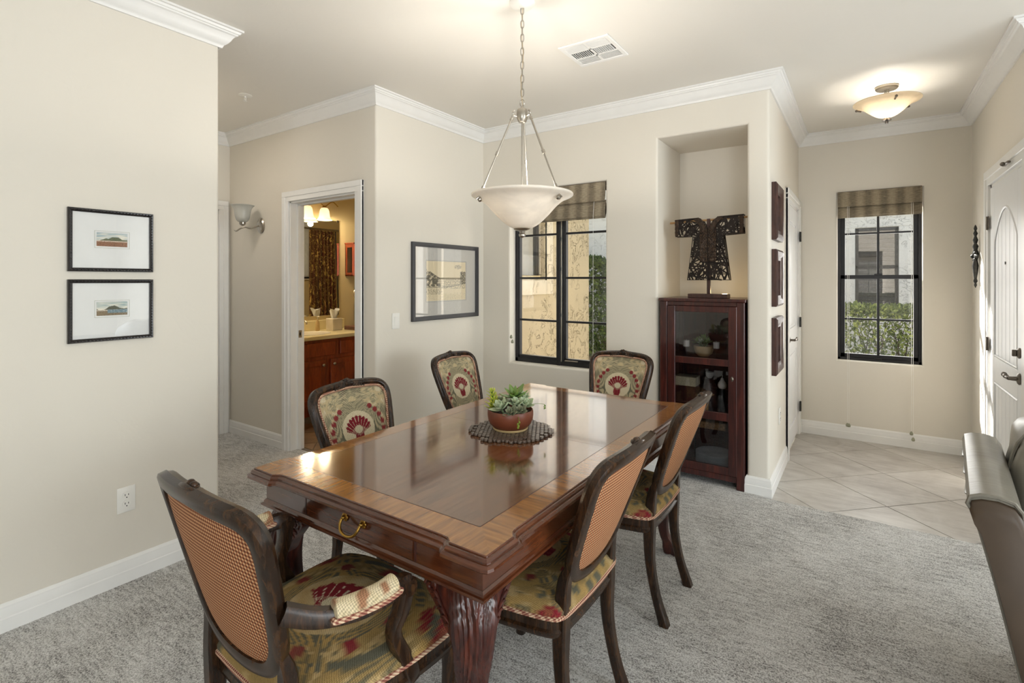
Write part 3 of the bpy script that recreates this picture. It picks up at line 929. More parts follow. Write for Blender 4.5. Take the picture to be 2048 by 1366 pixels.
# ---- outdoors
b = MB(); b.box(-14, 12, 3.80, 16, -0.30, -0.10)
g = tag(b.build('ground', M['ground'], smooth=False), 'pale gravel ground of the side yard outside the windows', 'ground'); g['kind'] = 'structure'
sheet('wall_wing', facingE(-2.95), 3.80, 6.07, -0.1, 3.4, 0.06, holes=[(4.05, 4.96, 1.42, 2.45, True)], mat='stucco', bev=0.012)
w3 = sempty('window_3', (-3.05, 4.05, 1.42), R(90))
m = MB(); m.box(0.86, 0.91, -0.02, 0.05, 0, 1.03, 0.003); m.box(0, 0.05, -0.02, 0.05, 0, 1.03, 0.003); m.box(0.0, 0.91, -0.02, 0.05, 0, 0.035, 0.003); m.box(0.0, 0.91, -0.02, 0.05, 0.99, 1.03, 0.003); m.build('window_frame', M['blackmetal'], w3)
m = MB(); m.box(0.05, 0.86, 0.0, 0.004, 0.03, 1.0); m.build('pane', M['glass'], w3)
m = MB(); m.box(0.03, 0.88, 0.03, 0.05, 0.02, 1.0); m.build('shade', M['frost'], w3)
m = MB(); m.box(-3.11, -2.952, 4.05, 4.96, 1.405, 1.425); m.box(-3.11, -3.01, 4.955, 4.962, 1.42, 2.45); struct(m.build('trim_2', M['stuccotrim'], smooth=False))
m = MB()
m.box(-2.955, -2.925, 4.965, 5.10, 1.24, 2.60, 0.008, 2); m.box(-2.955, -2.925, 3.92, 4.965, 1.24, 1.40, 0.008, 2); m.box(-2.955, -2.925, 3.92, 4.965, 2.46, 2.60, 0.008, 2)
struct(m.build('trim_3', M['stuccotrim']))
nbd = thing('neighbour_house', 'white stucco house with a dark shuttered window across the side yard', 'house', (0, 11, -0.1))
m = MB(); m.box(-12, -0.13, 0, 0.3, 0, 5); m.box(0.49, 9, 0, 0.3, 0, 5); m.box(-0.13, 0.49, 0, 0.3, 0, 1.05); m.box(-0.13, 0.49, 0, 0.3, 2.42, 5); m.build('wall', M['stuccowhite'], nbd, smooth=False)
m = MB(); m.box(-0.32, -0.13, -0.05, 0.02, 0.9, 2.42, 0.004); m.box(0.49, 0.68, -0.05, 0.02, 0.9, 2.42, 0.004); m.box(-0.32, 0.68, -0.05, 0.02, 2.42, 2.62, 0.01); m.build('window_trim', M['stuccowhite'], nbd)
m = MB(); m.box(-0.13, -0.08, 0.02, 0.1, 1.05, 2.42); m.box(0.44, 0.49, 0.02, 0.1, 1.05, 2.42); m.box(-0.13, 0.49, 0.02, 0.1, 2.37, 2.42); m.box(-0.13, 0.49, 0.02, 0.1, 1.70, 1.76); fo = m.build('window', M['blackmetal'], nbd)
m = MB(); m.box(-0.09, 0.45, 0.06, 0.064, 1.05, 2.38); m.build('pane', M['glass'], fo)
sl = MB(); sl.box(-0.265, 0.265, -0.006, 0.006, -0.03, 0.03, 0.002); slm = sl.mesh('slat', M['greyframe'])
for k in range(17): piece('slat', slm, fo, (0.18, 0.13, 1.10 + k * 0.078), (R(28), 0, 0))
m = MB(); m.box(-0.12, 0.48, 0.2, 0.22, 1.0, 2.42); m.build('window_interior', M['slot'], fo)

def shrub(name, label, x0, x1, y0, y1, z1, n, mat, ls, seed, bushy=0.08, stems=True, twn=90):
    rnd = random.Random(seed)
    t = thing(name, label, 'hedge', ((x0 + x1) / 2, (y0 + y1) / 2, -0.1))
    cx, cy = (x0 + x1) / 2, (y0 + y1) / 2
    verts, faces = [], []
    hx, hy, hz = (x1 - x0) / 2, (y1 - y0) / 2, z1 + 0.1
    for i in range(n):
        # cloud filling the hedge, denser near its outside
        px = rnd.uniform(-hx, hx); py = -hy + abs(rnd.gauss(0, 0.5)) * hy * 1.2; pz = rnd.uniform(0.0, hz)
        if rnd.random() < 0.35: pz = hz - abs(rnd.gauss(0, 0.06)); py = rnd.uniform(-hy, hy)
        nz = noise.noise(Vector((px * 2.2, pz * 2.2, seed))) * bushy
        py -= nz; pz += nz * 0.8
        if pz > hz + 0.05: pz = hz
        p = Vector((px, py, max(pz, 0.02)))
        d = Vector((rnd.gauss(0, 0.7), rnd.gauss(-0.4, 0.7), rnd.gauss(0.5, 0.7))).normalized()
        s = d.orthogonal().normalized(); s.rotate(Matrix.Rotation(rnd.uniform(0, 6.28), 3, d))
        L = ls * rnd.uniform(0.6, 1.3); w = L * 0.26
        k = len(verts)
        nn = d.cross(s) * L * 0.12
        verts += [p, p + d * L * 0.5 + s * w + nn, p + d * L, p + d * L * 0.5 - s * w + nn]
        faces += [(k, k + 1, k + 2), (k, k + 2, k + 3)]
    me = bpy.data.meshes.new('foliage'); me.from_pydata([tuple(v) for v in verts], [], faces); me.materials.append(M[mat])
    o = bpy.data.objects.new('foliage', me); COL.objects.link(o); o.parent = t; o['kind'] = 'stuff'
    m = MB()
    for i in range(twn):
        bx = rnd.uniform(-hx, hx); by = rnd.uniform(-hy * 0.6, hy)
        m.tube(spline([(bx, by, 0), (bx + rnd.gauss(0, 0.06), by - 0.03, hz * 0.4), (bx + rnd.gauss(0, 0.12), by - 0.08, hz * 0.85)], 2), [0.008, 0.007, 0.006, 0.005, 0.003], 4)
    st = m.build('stem', M['twig'], t); st['kind'] = 'stuff'
    return t
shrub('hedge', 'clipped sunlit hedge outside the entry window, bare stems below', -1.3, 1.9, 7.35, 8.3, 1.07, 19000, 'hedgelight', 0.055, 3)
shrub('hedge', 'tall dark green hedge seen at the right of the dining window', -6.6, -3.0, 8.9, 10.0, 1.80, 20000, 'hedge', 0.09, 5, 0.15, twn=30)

# ================================================================== TAPESTRY PATTERN
CREAM = srgb(206, 190, 154); CREAM2 = srgb(222, 210, 180); GOLD = srgb(192, 166, 120)
GREY = srgb(136, 132, 108); GREY2 = srgb(96, 94, 78); WINE = srgb(128, 34, 44); WINE2 = srgb(150, 70, 66)
def fan(x, z, cx, cz, r, spread=2.2):
    """palmette: returns colour or None"""
    dx, dz = (x - cx) / r, (z - cz) / r + 0.62
    d = math.hypot(dx, dz); a = math.atan2(dx, dz)
    aa = abs(a)
    k = (a * 4.4 + 0.5) % 1.0
    if aa < 1.12:
        R0 = 1.42 + 0.13 * (1 - abs(k * 2 - 1)) - 0.22 * aa * aa
        if d < R0:
            st = abs(k - 0.5)
            core = math.hypot(dx / 0.34, (dz - 0.50) / 0.30)
            if core < 1: return lerp(CREAM2, GREY, 0.35 if int((a + 4) * 12) % 2 else 0.05)
            if st > 0.455 and d > 0.6: return CREAM2
            return WINE if d > 0.75 or int(a * 30 + 60) % 2 else lerp(WINE, CREAM2, 0.45)
    if -0.55 < dz < 0.25 and abs(dx) < 0.34 + 0.30 * max(0.0, dz + 0.1) - 0.05 * math.sin(dz * 9):
        return WINE if int((dx + 3) * 7) % 2 else lerp(WINE, WINE2, 0.5)
    return None
def tapestry_back(p, hw=0.19, cz=0.15, sc=1.0):
    x, z = p[0], p[1]
    ax = abs(x)
    c = fan(x, z, 0, cz, 0.062 * sc)
    if c: return c
    e = math.hypot(x / (0.088 * sc), (z - cz + 0.004) / (0.082 * sc))
    n = noise.noise(Vector((ax * 28, z * 28, 3)))
    hatch = (math.sin(z * 900 + ax * 260) > 0.1)
    if e < 1.0: return lerp(CREAM2, CREAM, 0.3 + 0.3 * n)
    # arcs of berries
    for k in range(6):
        a = R(42 + k * 15); rr = (0.125 + 0.004 * k) * sc
        bx, bz = rr * math.sin(a), cz + rr * math.cos(a) * 0.95
        if math.hypot(ax - bx, z - bz) < 0.0125 * sc:
            return lerp(WINE, WINE2, 0.5 + 0.5 * n)
    if e < 1.55:
        if hatch: return lerp(GREY2, GREY, 0.4 + 0.5 * n)
        return lerp(CREAM, GREY, 0.3)
    # twin stems rising to the top
    sx = 0.026 + 0.018 * math.sin((z - cz) * 16)
    if z > cz + 0.08 and abs(ax - sx) < 0.014: return GREY2 if hatch else CREAM
    f = noise.noise(Vector((ax * 15 + 4, z * 15, 9))) + 0.3 * noise.noise(Vector((ax * 50, z * 50, 1)))
    dots = math.sin(ax * 1150 + math.sin(z * 60)) * math.sin(z * 1050) > -0.15
    if f > 0.19: return lerp(GREY, GREY2, 0.3) if dots else lerp(CREAM, GREY, 0.45)
    if f > 0.04: return lerp(GREY, CREAM, 0.25) if dots else CREAM
    return lerp(CREAM, CREAM2, 0.5 + n) if f < -0.12 else lerp(CREAM, GOLD, 0.35)
DGOLD = srgb(168, 138, 84); OLIVE = srgb(112, 100, 72)
def tapestry_seat(p, sc=1.25, cy=0.0, dark=False):
    x, y = p[0], p[1]
    ax = abs(x)
    c = fan(x, y, 0, cy, 0.085 * sc)
    if c: return c
    r = math.hypot(x, y - cy)
    n = noise.noise(Vector((ax * 22, y * 22, 5)))
    hatch = math.sin((x + y) * 700) > 0.0
    if r < 0.115 * sc: return lerp(DGOLD, CREAM, 0.35 + 0.4 * n)
    if r < 0.145 * sc: return (GREY2 if hatch else DGOLD)
    if 0.190 * sc < r < 0.212 * sc or 0.240 * sc < r < 0.258 * sc: return (GREY2 if math.sin(math.atan2(y - cy, ax) * 70) > 0 else DGOLD)
    for k in range(9):
        a = R(15 + k * 40)
        bx, by = 0.185 * math.cos(a), cy + 0.185 * math.sin(a)
        if math.hypot(x - bx, y - by) < 0.020: return lerp(WINE, OLIVE, 0.2 + 0.4 * n)
    for sx, sy in ((0.25, -0.2), (-0.25, -0.2), (0.0, 0.27), (0.26, 0.16), (-0.26, 0.16)):
        if math.hypot(x - sx, y - sy) < 0.055 + 0.012 * n: return WINE if hatch else lerp(WINE, DGOLD, 0.25)
    f = noise.noise(Vector((ax * 10 + 1, y * 10, 2))) + 0.35 * noise.noise(Vector((ax * 34, y * 34, 4)))
    if f > 0.14: return lerp(OLIVE, GREY2, 0.3) if hatch else lerp(OLIVE, DGOLD, 0.6)
    if f > 0.0: return lerp(DGOLD, CREAM, 0.25)
    return lerp(DGOLD, OLIVE, 0.35 + 0.4 * n)

# ================================================================== CHAIRS (local: +y = front, origin on the floor)
def chair(kind, loc, rotz, label, group=None):
    arm = kind == 'armchair'
    t = thing(kind, label, 'chair', loc, rotz, group)
    k = 1.08 if arm else 0.975
    hk = 1.03 if arm else 1.0
    LEAN = R(15.5) if arm else R(21)
    yb = -0.215 if not arm else -0.235
    def B(x, s, o=0.0):
        """point on the curved back; s up along it, o out of its front"""
        cy = 0.55 * x * x
        return Vector((x, yb - s * math.sin(LEAN) + cy + o * math.cos(LEAN), 0.505 + s * math.cos(LEAN) + o * math.sin(LEAN)))
    half = [(0.0, 0.010), (0.070, 0.014), (0.125, 0.032), (0.158, 0.074), (0.175, 0.13), (0.188, 0.20), (0.199, 0.27), (0.207, 0.335), (0.204, 0.375), (0.184, 0.402), (0.145, 0.414), (0.07, 0.420), (0.0, 0.424)]
    ctrl = [(x * k, s * hk) for x, s in half] + [(-x * k, s * hk) for x, s in reversed(half[1:-1])]
    loop = spline([(x, s, 0) for x, s in ctrl], 5, closed=True)
    L2 = [(p.x, p.y) for p in loop]
    path = [B(x, s) for x, s in L2]
    nrm = [Vector((-1.1 * x * math.cos(LEAN), math.cos(LEAN), math.sin(LEAN))).normalized() for x, s in L2]
    prof = [(-0.019, -0.016), (-0.012, -0.020), (0.012, -0.020), (0.019, -0.016), (0.0200, 0.004), (0.015, 0.010), (0.011, 0.010), (0.006, 0.017), (-0.006, 0.019), (-0.012, 0.014), (-0.015, 0.006), (-0.0200, 0.002)]
    m = MB(); m.sweep(path, nrm, prof, closed=True)
    m.build('back_frame', M['chairwood'], t, angle=50)
    # crest carving: flower with leaves
    m = MB()
    s0 = 0.437 * hk
    for i in range(7):
        a = 2 * math.pi * i / 7
        m.ball(B(0.014 * math.cos(a), s0 - 0.006 + 0.012 * math.sin(a), 0.008), (0.010, 0.010, 0.009), 8, 5)
    m.ball(B(0, s0 - 0.006, 0.014), 0.009, 8, 5)
    for sd in (-1, 1):
        for i in range(5):
            x = sd * (0.024 + i * 0.0125)
            rr = 0.0110 - i * 0.0010
            m.ball(B(x, s0 - 0.013 - 0.0028 * i, 0.010), (rr * 1.2, rr, rr), 8, 5)
            m.ball(B(x + sd * 0.005, s0 - 0.024 - 0.0028 * i, 0.014), (rr, rr * 0.8, rr * 0.8), 8, 5)
        m.tube(spline([B(sd * 0.07, s0 - 0.02, 0.006), B(sd * 0.092, s0 - 0.018, 0.008), B(sd * 0.112, s0 - 0.030, 0.008)], 3), [0.007, 0.007, 0.006, 0.005, 0.004, 0.003, 0.002], 6)
    m.tube(spline([B(-0.075, s0 - 0.012, -0.004), B(0, s0 + 0.004, -0.004), B(0.075, s0 - 0.012, -0.004)], 4), [0.005, .006, .007, .008, .009, .008, .007, .006, .005], 6)
    m.build('crest_carving', M['chairwood'], t, angle=60)
    # upholstered panels inside the frame
    cx_, cs_ = 0.0, 0.20 * hk
    inner = []
    for i, (x, s) in enumerate(L2):
        v = Vector((x - cx_, s - cs_)); l = v.length
        inner.append((cx_ + v.x * (l - 0.015) / l, cs_ + v.y * (l - 0.015) / l))
    RN = 84
    rows = []
    coords = {}
    m = MB()
    for r_ in range(RN + 1):
        f = r_ / RN
        row = []
        for x, s in inner:
            px, ps = cx_ + (x - cx_) * f, cs_ + (s - cs_) * f
            dome = 0.014 * (1 - f ** 4) + 0.004
            row.append(B(px, ps, dome))
        rows.append(row)
    m.grid(rows[1:], close_u=True)
    vr0 = None
    me = None
    m.cap([m.bm.verts.new(p) for p in rows[1]])
    me = m.mesh('backrest', M['tapestry'], angle=60)
    inv = lambda co: (co.x, (co.z - 0.505) / math.cos(LEAN))
    colattr(me, lambda co: tapestry_back(inv(co), cz=0.218 * hk, sc=1.0 * hk))
    piece('backrest', me, t, label='tapestry front panel with a wine red fan flower')
    m = MB()
    rows = []
    for r_ in range(1, 9):
        f = r_ / 8
        rows.append([B(cx_ + (x - cx_) * f, cs_ + (s - cs_) * f, -0.010 - 0.010 * (1 - f ** 3)) for x, s in inner])
    m.grid(rows, close_u=True); m.cap([m.bm.verts.new(p) for p in rows[0]])
    m.build('backrest_rear', M['gingham'], t, angle=60, label='terracotta houndstooth rear panel')
    m = MB()
    ip = []
    for x, s in L2:
        v = Vector((x - cx_, s - cs_)); l = v.length
        ip.append(B(cx_ + v.x * (l - 0.021) / l, cs_ + v.y * (l - 0.021) / l, 0.012))
    m.tube(ip, 0.0062, 6, closed=True)
    m.build('gimp_trim', M['gimp'], t)
    # seat outline
    ks = 1.10 if arm else 1.0
    yf = 0.045 if arm else 0.0
    so = [(0, 0.238 + yf), (0.12, 0.236 + yf), (0.205, 0.214 + yf), (0.244, 0.165 + yf), (0.246, 0.06), (0.230, -0.07), (0.208, -0.18), (0.180, -0.215), (0.09, -0.224), (0, -0.226)]
    so = [(x * ks, y) for x, y in so]
    full = [(x, y, 0) for x, y in so] + [(-x, y, 0) for x, y in reversed(so[1:-1])]
    sl_ = spline(full, 5, closed=True)
    def ring(f, z, off=0.0):
        out = []
        for p in sl_:
            v = Vector((p.x, p.y)); l = v.length
            q = v * f * (l + off) / l
            out.append(Vector((q.x, q.y, z)))
        return out
    m = MB()
    m.loft([ring(1, 0.372 if False else 0.378, -0.020), ring(1, 0.372, -0.008), ring(1, 0.380, -0.002), ring(1, 0.392, 0.001), ring(1, 0.398, -0.006), ring(1, 0.428, -0.006), ring(1, 0.432, -0.014)])
    m.build('seat_rail', M['chairwood'], t, angle=40)
    # seat cushion: domed top, rolled sides
    m = MB()
    rows = []
    NR = 80
    for r_ in range(1, NR + 1):
        f = r_ / NR
        rows.append(ring(f, 0.470 + 0.030 * (1 - f ** 2.6) - (0.012 * max(0, (f - 0.86) / 0.14) ** 2)))
    rows.append(ring(1, 0.452, 0.006)); rows.append(ring(1, 0.440, 0.005)); rows.append(ring(1, 0.430, -0.002))
    m.grid(rows, close_u=True); m.cap([m.bm.verts.new(p) for p in rows[0]])
    me = m.mesh('seat', M['tapestry'], angle=60)
    colattr(me, lambda co: tapestry_seat((co.x, co.y), 1.15 if arm else 1.0, 0.02))
    piece('seat', me, t)
    m = MB(); m.tube(ring(1, 0.435, 0.003), 0.0075, 6, closed=True); m.build('seat_gimp', M['gimp'], t)
    # legs
    for sd in (-1, 1):
        fx, fy = sd * 0.215 * ks, 0.175 + yf
        pts = [(fx - sd * 0.012, fy - 0.008, 0.428), (fx, fy + 0.004, 0.385), (fx + sd * 0.008, fy + 0.012, 0.33), (fx + sd * 0.004, fy + 0.006, 0.25), (fx - sd * 0.006, fy - 0.006, 0.15), (fx - sd * 0.006, fy - 0.004, 0.07), (fx + sd * 0.002, fy + 0.010, 0.028), (fx + sd * 0.004, fy + 0.014, 0.010)]
        rad = spline1([0.028, 0.033, 0.030, 0.024, 0.018, 0.0165, 0.020, 0.018], 3)
        sp = spline(pts, 3)
        rows = []
        for i, p in enumerate(sp):
            r_ = rad[i]
            rows.append([Vector((p.x + r_ * (abs(math.cos(a)) ** 0.7) * (1 if math.cos(a) > 0 else -1), p.y + r_ * (abs(math.sin(a)) ** 0.7) * (1 if math.sin(a) > 0 else -1), p.z)) for a in [2 * math.pi * j / 12 for j in range(12)]])
        m = MB(); m.loft(rows)
        m.tube(spline([(fx + sd * 0.004, fy + 0.034, 0.40), (fx + sd * 0.010, fy + 0.044, 0.36), (fx + sd * 0.006, fy + 0.034, 0.29), (fx - sd * 0.002, fy + 0.020, 0.20)], 3), [0.009, .010, .010, .009, .008, .007, .006, .005, .004, .003], 6)
        m.build('leg', M['chairwood'], t, angle=50)
        # rear leg running up into the back frame
        x0 = sd * 0.166 * k
        pr = B(x0 * 1.0, 0.080 * hk, -0.004)
        pts = [(pr.x, pr.y, pr.z), (B(x0, 0.03).x, B(x0, 0.03).y - 0.002, B(x0, 0.03).z), (x0, yb + 0.010, 0.45), (x0, yb + 0.014, 0.38), (x0, yb + 0.012, 0.25), (x0 + sd * 0.002, yb - 0.012, 0.12), (x0 + sd * 0.004, yb - 0.042, 0.03), (x0 + sd * 0.004, yb - 0.048, 0.009)]
        hw_ = spline1([0.013, 0.017, 0.020, 0.022, 0.018, 0.0165, 0.019, 0.020], 3)
        sp = spline(pts, 3)
        rows = []
        for i, p in enumerate(sp):
            r_ = hw_[i]; c_ = r_ * 0.72
            rows.append([Vector((p.x + a, p.y + b_, p.z)) for a, b_ in ((r_, c_), (c_, r_), (-c_, r_), (-r_, c_), (-r_, -c_), (-c_, -r_), (c_, -r_), (r_, -c_))])
        m = MB(); m.loft(rows)
        m.build('leg', M['chairwood'], t, angle=30)
        if arm:
            p0 = B(sd * 0.203 * k, 0.200)
            pts = [p0, (sd * 0.250, -0.20, 0.668), (sd * 0.278, -0.12, 0.652), (sd * 0.284, -0.05, 0.648), (sd * 0.280, 0.000, 0.652), (sd * 0.276, 0.032, 0.648)]
            sp = spline(pts, 4)
            w = spline1([0.020, 0.019, 0.018, 0.018, 0.021, 0.019], 4)
            rows = []
            m = MB()
            pf = [(-1, -0.8), (-0.7, -1), (0.7, -1), (1, -0.8), (1, 0.5), (0.6, 1), (-0.6, 1), (-1, 0.5)]
            m.sweep(sp, (0, 0, 1), [(a * 0.9, c_) for a, c_ in pf], scale=w)
            e = Vector(pts[-1])
            m.lathe([(0.001, -0.020), (0.020, -0.020), (0.024, -0.014), (0.024, 0.014), (0.020, 0.020), (0.001, 0.020)], seg=16, mat=Matrix.Translation(e + Vector((0, -0.004, -0.010))) @ Matrix.Rotation(R(90), 4, 'Y'))
            m.lathe([(0.001, -0.023), (0.010, -0.023), (0.012, -0.018), (0.012, 0.018), (0.010, 0.023), (0.001, 0.023)], seg=12, mat=Matrix.Translation(e + Vector((0, -0.004, -0.010))) @ Matrix.Rotation(R(90), 4, 'Y'))
            pa = m.build('arm', M['chairwood'], t, angle=45)
            # stump from arm to seat rail
            sp = spline([(sd * 0.276, 0.028, 0.640), (sd * 0.270, 0.020, 0.585), (sd * 0.262, 0.000, 0.53), (sd * 0.258, 0.030, 0.46), (sd * 0.254, 0.060, 0.40), (sd * 0.250, 0.07, 0.375)], 4)
            w = spline1([0.021, 0.019, 0.017, 0.019, 0.022, 0.018], 4)
            m = MB(); m.sweep(sp, (0, 1, 0), pf, scale=w)
            m.build('arm_support', M['chairwood'], t, angle=45)
            # padded armrest
            sp = spline([(sd * 0.262, -0.175, 0.668), (sd * 0.276, -0.12, 0.664), (sd * 0.283, -0.06, 0.661), (sd * 0.281, -0.015, 0.663)], 6)
            n_ = len(sp)
            m = MB()
            rows = []
            for i, p in enumerate(sp):
                f = i / (n_ - 1)
                g = min(1.0, math.sqrt(max(0.0, 1 - (abs(2 * f - 1)) ** 6)) + 0.30)
                tt = (Vector(sp[min(i + 1, n_ - 1)]) - Vector(sp[max(i - 1, 0)])).normalized()
                sx_ = tt.cross(Vector((0, 0, 1))).normalized()
                rows.append([p + sx_ * (0.026 * g * math.cos(math.pi * j / 10)) + Vector((0, 0, 0.032 * g * math.sin(math.pi * j / 10) - 0.004)) for j in range(11)])
            m.loft(rows)
            me = m.mesh('arm_pad', M['tapestry'], angle=50)
            colattr(me, lambda co: (lerp(WINE, GOLD, 0.45) if noise.noise(co * 26) > 0.2 else (lerp(CREAM2, GOLD, 0.3) if int(co.y * 420) % 2 else CREAM)))
            piece('arm_pad', me, t)
            lo = []
            for side_ in (1, -1):
                seq = sp if side_ == 1 else list(reversed(sp))
                for i, p in enumerate(seq):
                    q = sp.index(p)
                    tt = (Vector(sp[min(q + 1, n_ - 1)]) - Vector(sp[max(q - 1, 0)])).normalized()
                    sx_ = tt.cross(Vector((0, 0, 1))).normalized()
                    lo.append(p + sx_ * 0.027 * side_ + Vector((0, 0, -0.006)))
            m = MB(); m.tube(lo, 0.0062, 6, closed=True); m.build('arm_gimp', M['gimp'], t)
    return t

arm = chair('armchair', (-1.215, 0.885, 0), R(-2), 'carved armchair with padded arms and houndstooth back at the near end of the table')
G = 'side chairs around the dining table'
c0 = chair('dining_chair', (-0.925, 1.47, 0), R(90), 'carved side chair on the right of the table, nearest the viewer', G)
dup(c0, (-0.925, 2.215, 0), R(90), 'carved side chair on the right of the table, nearer the glass cabinet', G)
dup(c0, (-1.675, 1.565, 0), R(-92), 'carved tapestry side chair on the left of the table, in front of the bathroom doorway', G)
dup(c0, (-1.908, 2.600, 0), R(-88), 'carved tapestry side chair on the left of the table, under the framed etching', G)
dup(c0, (-1.345, 2.925, 0), R(180), 'carved tapestry side chair at the far end of the table, between window and cabinet', G)

# ================================================================== DINING TABLE
TC = (-1.211, 1.812)
tb = thing('dining_table', 'long polished mahogany dining table with crossbanded top, brass pulled drawer and carved legs', 'table', (TC[0], TC[1], 0))
HX, HY = 0.516, 0.893
def outline(sgn):
    """contour of the half table on the sgn*y side, from +x seam round to -x seam"""
    e, c = 0.018, 0.145
    pts = [(HX - e, 0.0)]
    pts += [(HX - e, HY - c - 0.03), (HX - e + 0.002, HY - c - 0.016), (HX - e * 0.5, HY - c - 0.006), (HX, HY - c), (HX, HY - 0.022), (HX - 0.006, HY - 0.006), (HX - 0.022, HY),
            (HX - c, HY), (HX - c - 0.006, HY - e * 0.5), (HX - c - 0.016, HY - e + 0.002), (HX - c - 0.03, HY - e)]
    mir = [(-x, y) for x, y in reversed(pts[:])]
    pts = pts + mir
    return [(x, y * sgn) for x, y in pts]
def inset(pts, d):
    out = []
    n = len(pts)
    for i in range(n):
        a = Vector(pts[max(i - 1, 0)]); b_ = Vector(pts[i]); c_ = Vector(pts[min(i + 1, n - 1)])
        t1 = (b_ - a).normalized() if i > 0 else (c_ - b_).normalized()
        t2 = (c_ - b_).normalized() if i < n - 1 else t1
        n1 = Vector((-t1.y, t1.x)); n2 = Vector((-t2.y, t2.x))
        mm = n1 + n2; mm = mm / mm.dot(n1) if abs(mm.dot(n1)) > 0.3 else n1
        s = 1 if pts[n // 2][1] > 0 else -1
        q = b_ + mm * d * s
        if i == 0 or i == n - 1: q.y = 0.0
        out.append((q.x, q.y))
    return out
for sgn in (1, -1):
    o0 = outline(sgn)
    lv = [(0.020, 0.728), (0.004, 0.728), (-0.001, 0.733), (0.000, 0.740), (0.006, 0.745), (0.010, 0.746), (0.010, 0.751), (0.015, 0.756), (0.020, 0.757), (0.020, 0.7595), (0.023, 0.7610)]
    m = MB()
    rows = []
    for d, z in lv:
        rows.append([Vector((x, y, z)) for x, y in inset(o0, d)])
    vr = m.grid(rows, mi=1)
    m.cap(vr[-1], 0); m.cap(list(reversed(vr[0])), 1)
    # seam faces
    m.cap([r[0] for r in vr] + [r[-1] for r in reversed(vr)], 1)
    hf = m.build('tabletop', [M['band'], M['mahog']], tb, angle=14)
    # field veneer and stringing
    m = MB(); y0, y1 = 0.0006 * sgn, sgn * (HY - 0.125)
    m.box(-0.395, 0.395, min(y0, y1), max(y0, y1), 0.7606, 0.7613)
    m.build('veneer_field', M['field'], hf, smooth=False)
    m = MB(); y1 = sgn * (HY - 0.1225)
    m.box(-0.3975, 0.3975, min(y0, y1), max(y0, y1), 0.7600, 0.76115)
    m.build('stringing', M['legwood'], hf, smooth=False)
AX, AY = 0.463, 0.844
m = MB()
m.box(-AX, AX, -AY, -AY + 0.022, 0.655, 0.729); m.box(-AX, AX, AY - 0.022, AY, 0.655, 0.729)
m.box(-AX, -AX + 0.022, -AY + 0.022, AY - 0.022, 0.655, 0.729); m.box(AX - 0.022, AX, -AY + 0.022, AY - 0.022, 0.655, 0.729)
m.build('apron', M['mahog'], tb, smooth=False)
m = MB()
rows = []
for sx, sy in ((-1, -1), (1, -1), (1, 1), (-1, 1)):
    rows.append([Vector((sx * (AX + o), sy * (AY + o), z)) for o, z in ((-0.02, 0.632), (0.010, 0.632), (0.014, 0.637), (0.012, 0.642), (0.007, 0.644), (0.006, 0.650), (0.001, 0.656), (-0.02, 0.656))])
m.grid(rows, close_u=True, close_v=True)
mo = m.build('apron_moulding', M['mahog'], tb, angle=25)
# drawer in the near end
m = MB(); m.box(-0.232, 0.232, -AY - 0.0035, -AY + 0.003, 0.6585, 0.7245, 0.0015)
dr = m.build('drawer', M['mahog'], tb)
m = MB()
m.box(-0.244, -0.236, -AY - 0.002, -AY + 0.002, 0.658, 0.728, 0.001); m.build('drawer_bead', M['legwood'], tb)
m = MB(); m.box(0.236, 0.244, -AY - 0.002, -AY + 0.002, 0.658, 0.728, 0.001); m.build('drawer_bead', M['legwood'], tb)
m = MB()
for sx in (-1, 1):
    for i in range(6):
        a = 2 * math.pi * i / 6
        m.ball((sx * 0.040 + 0.008 * math.cos(a), -AY - 0.007, 0.705 + 0.008 * math.sin(a)), (0.006, 0.003, 0.006), 8, 5)
    m.ball((sx * 0.040, -AY - 0.012, 0.705), (0.006, 0.008, 0.006), 10, 6)
bail = spline([(-0.040, -AY - 0.018, 0.704), (-0.038, -AY - 0.026, 0.690), (-0.026, -AY - 0.032, 0.676), (0, -AY - 0.034, 0.670), (0.026, -AY - 0.032, 0.676), (0.038, -AY - 0.026, 0.690), (0.040, -AY - 0.018, 0.704)], 6)
m.tube(bail, [0.0035 + 0.0010 * (i % 2) for i in range(len(bail))], 8)
m.build('drawer_handle', M['brass'], dr, angle=60, label='brass rope bail handle')
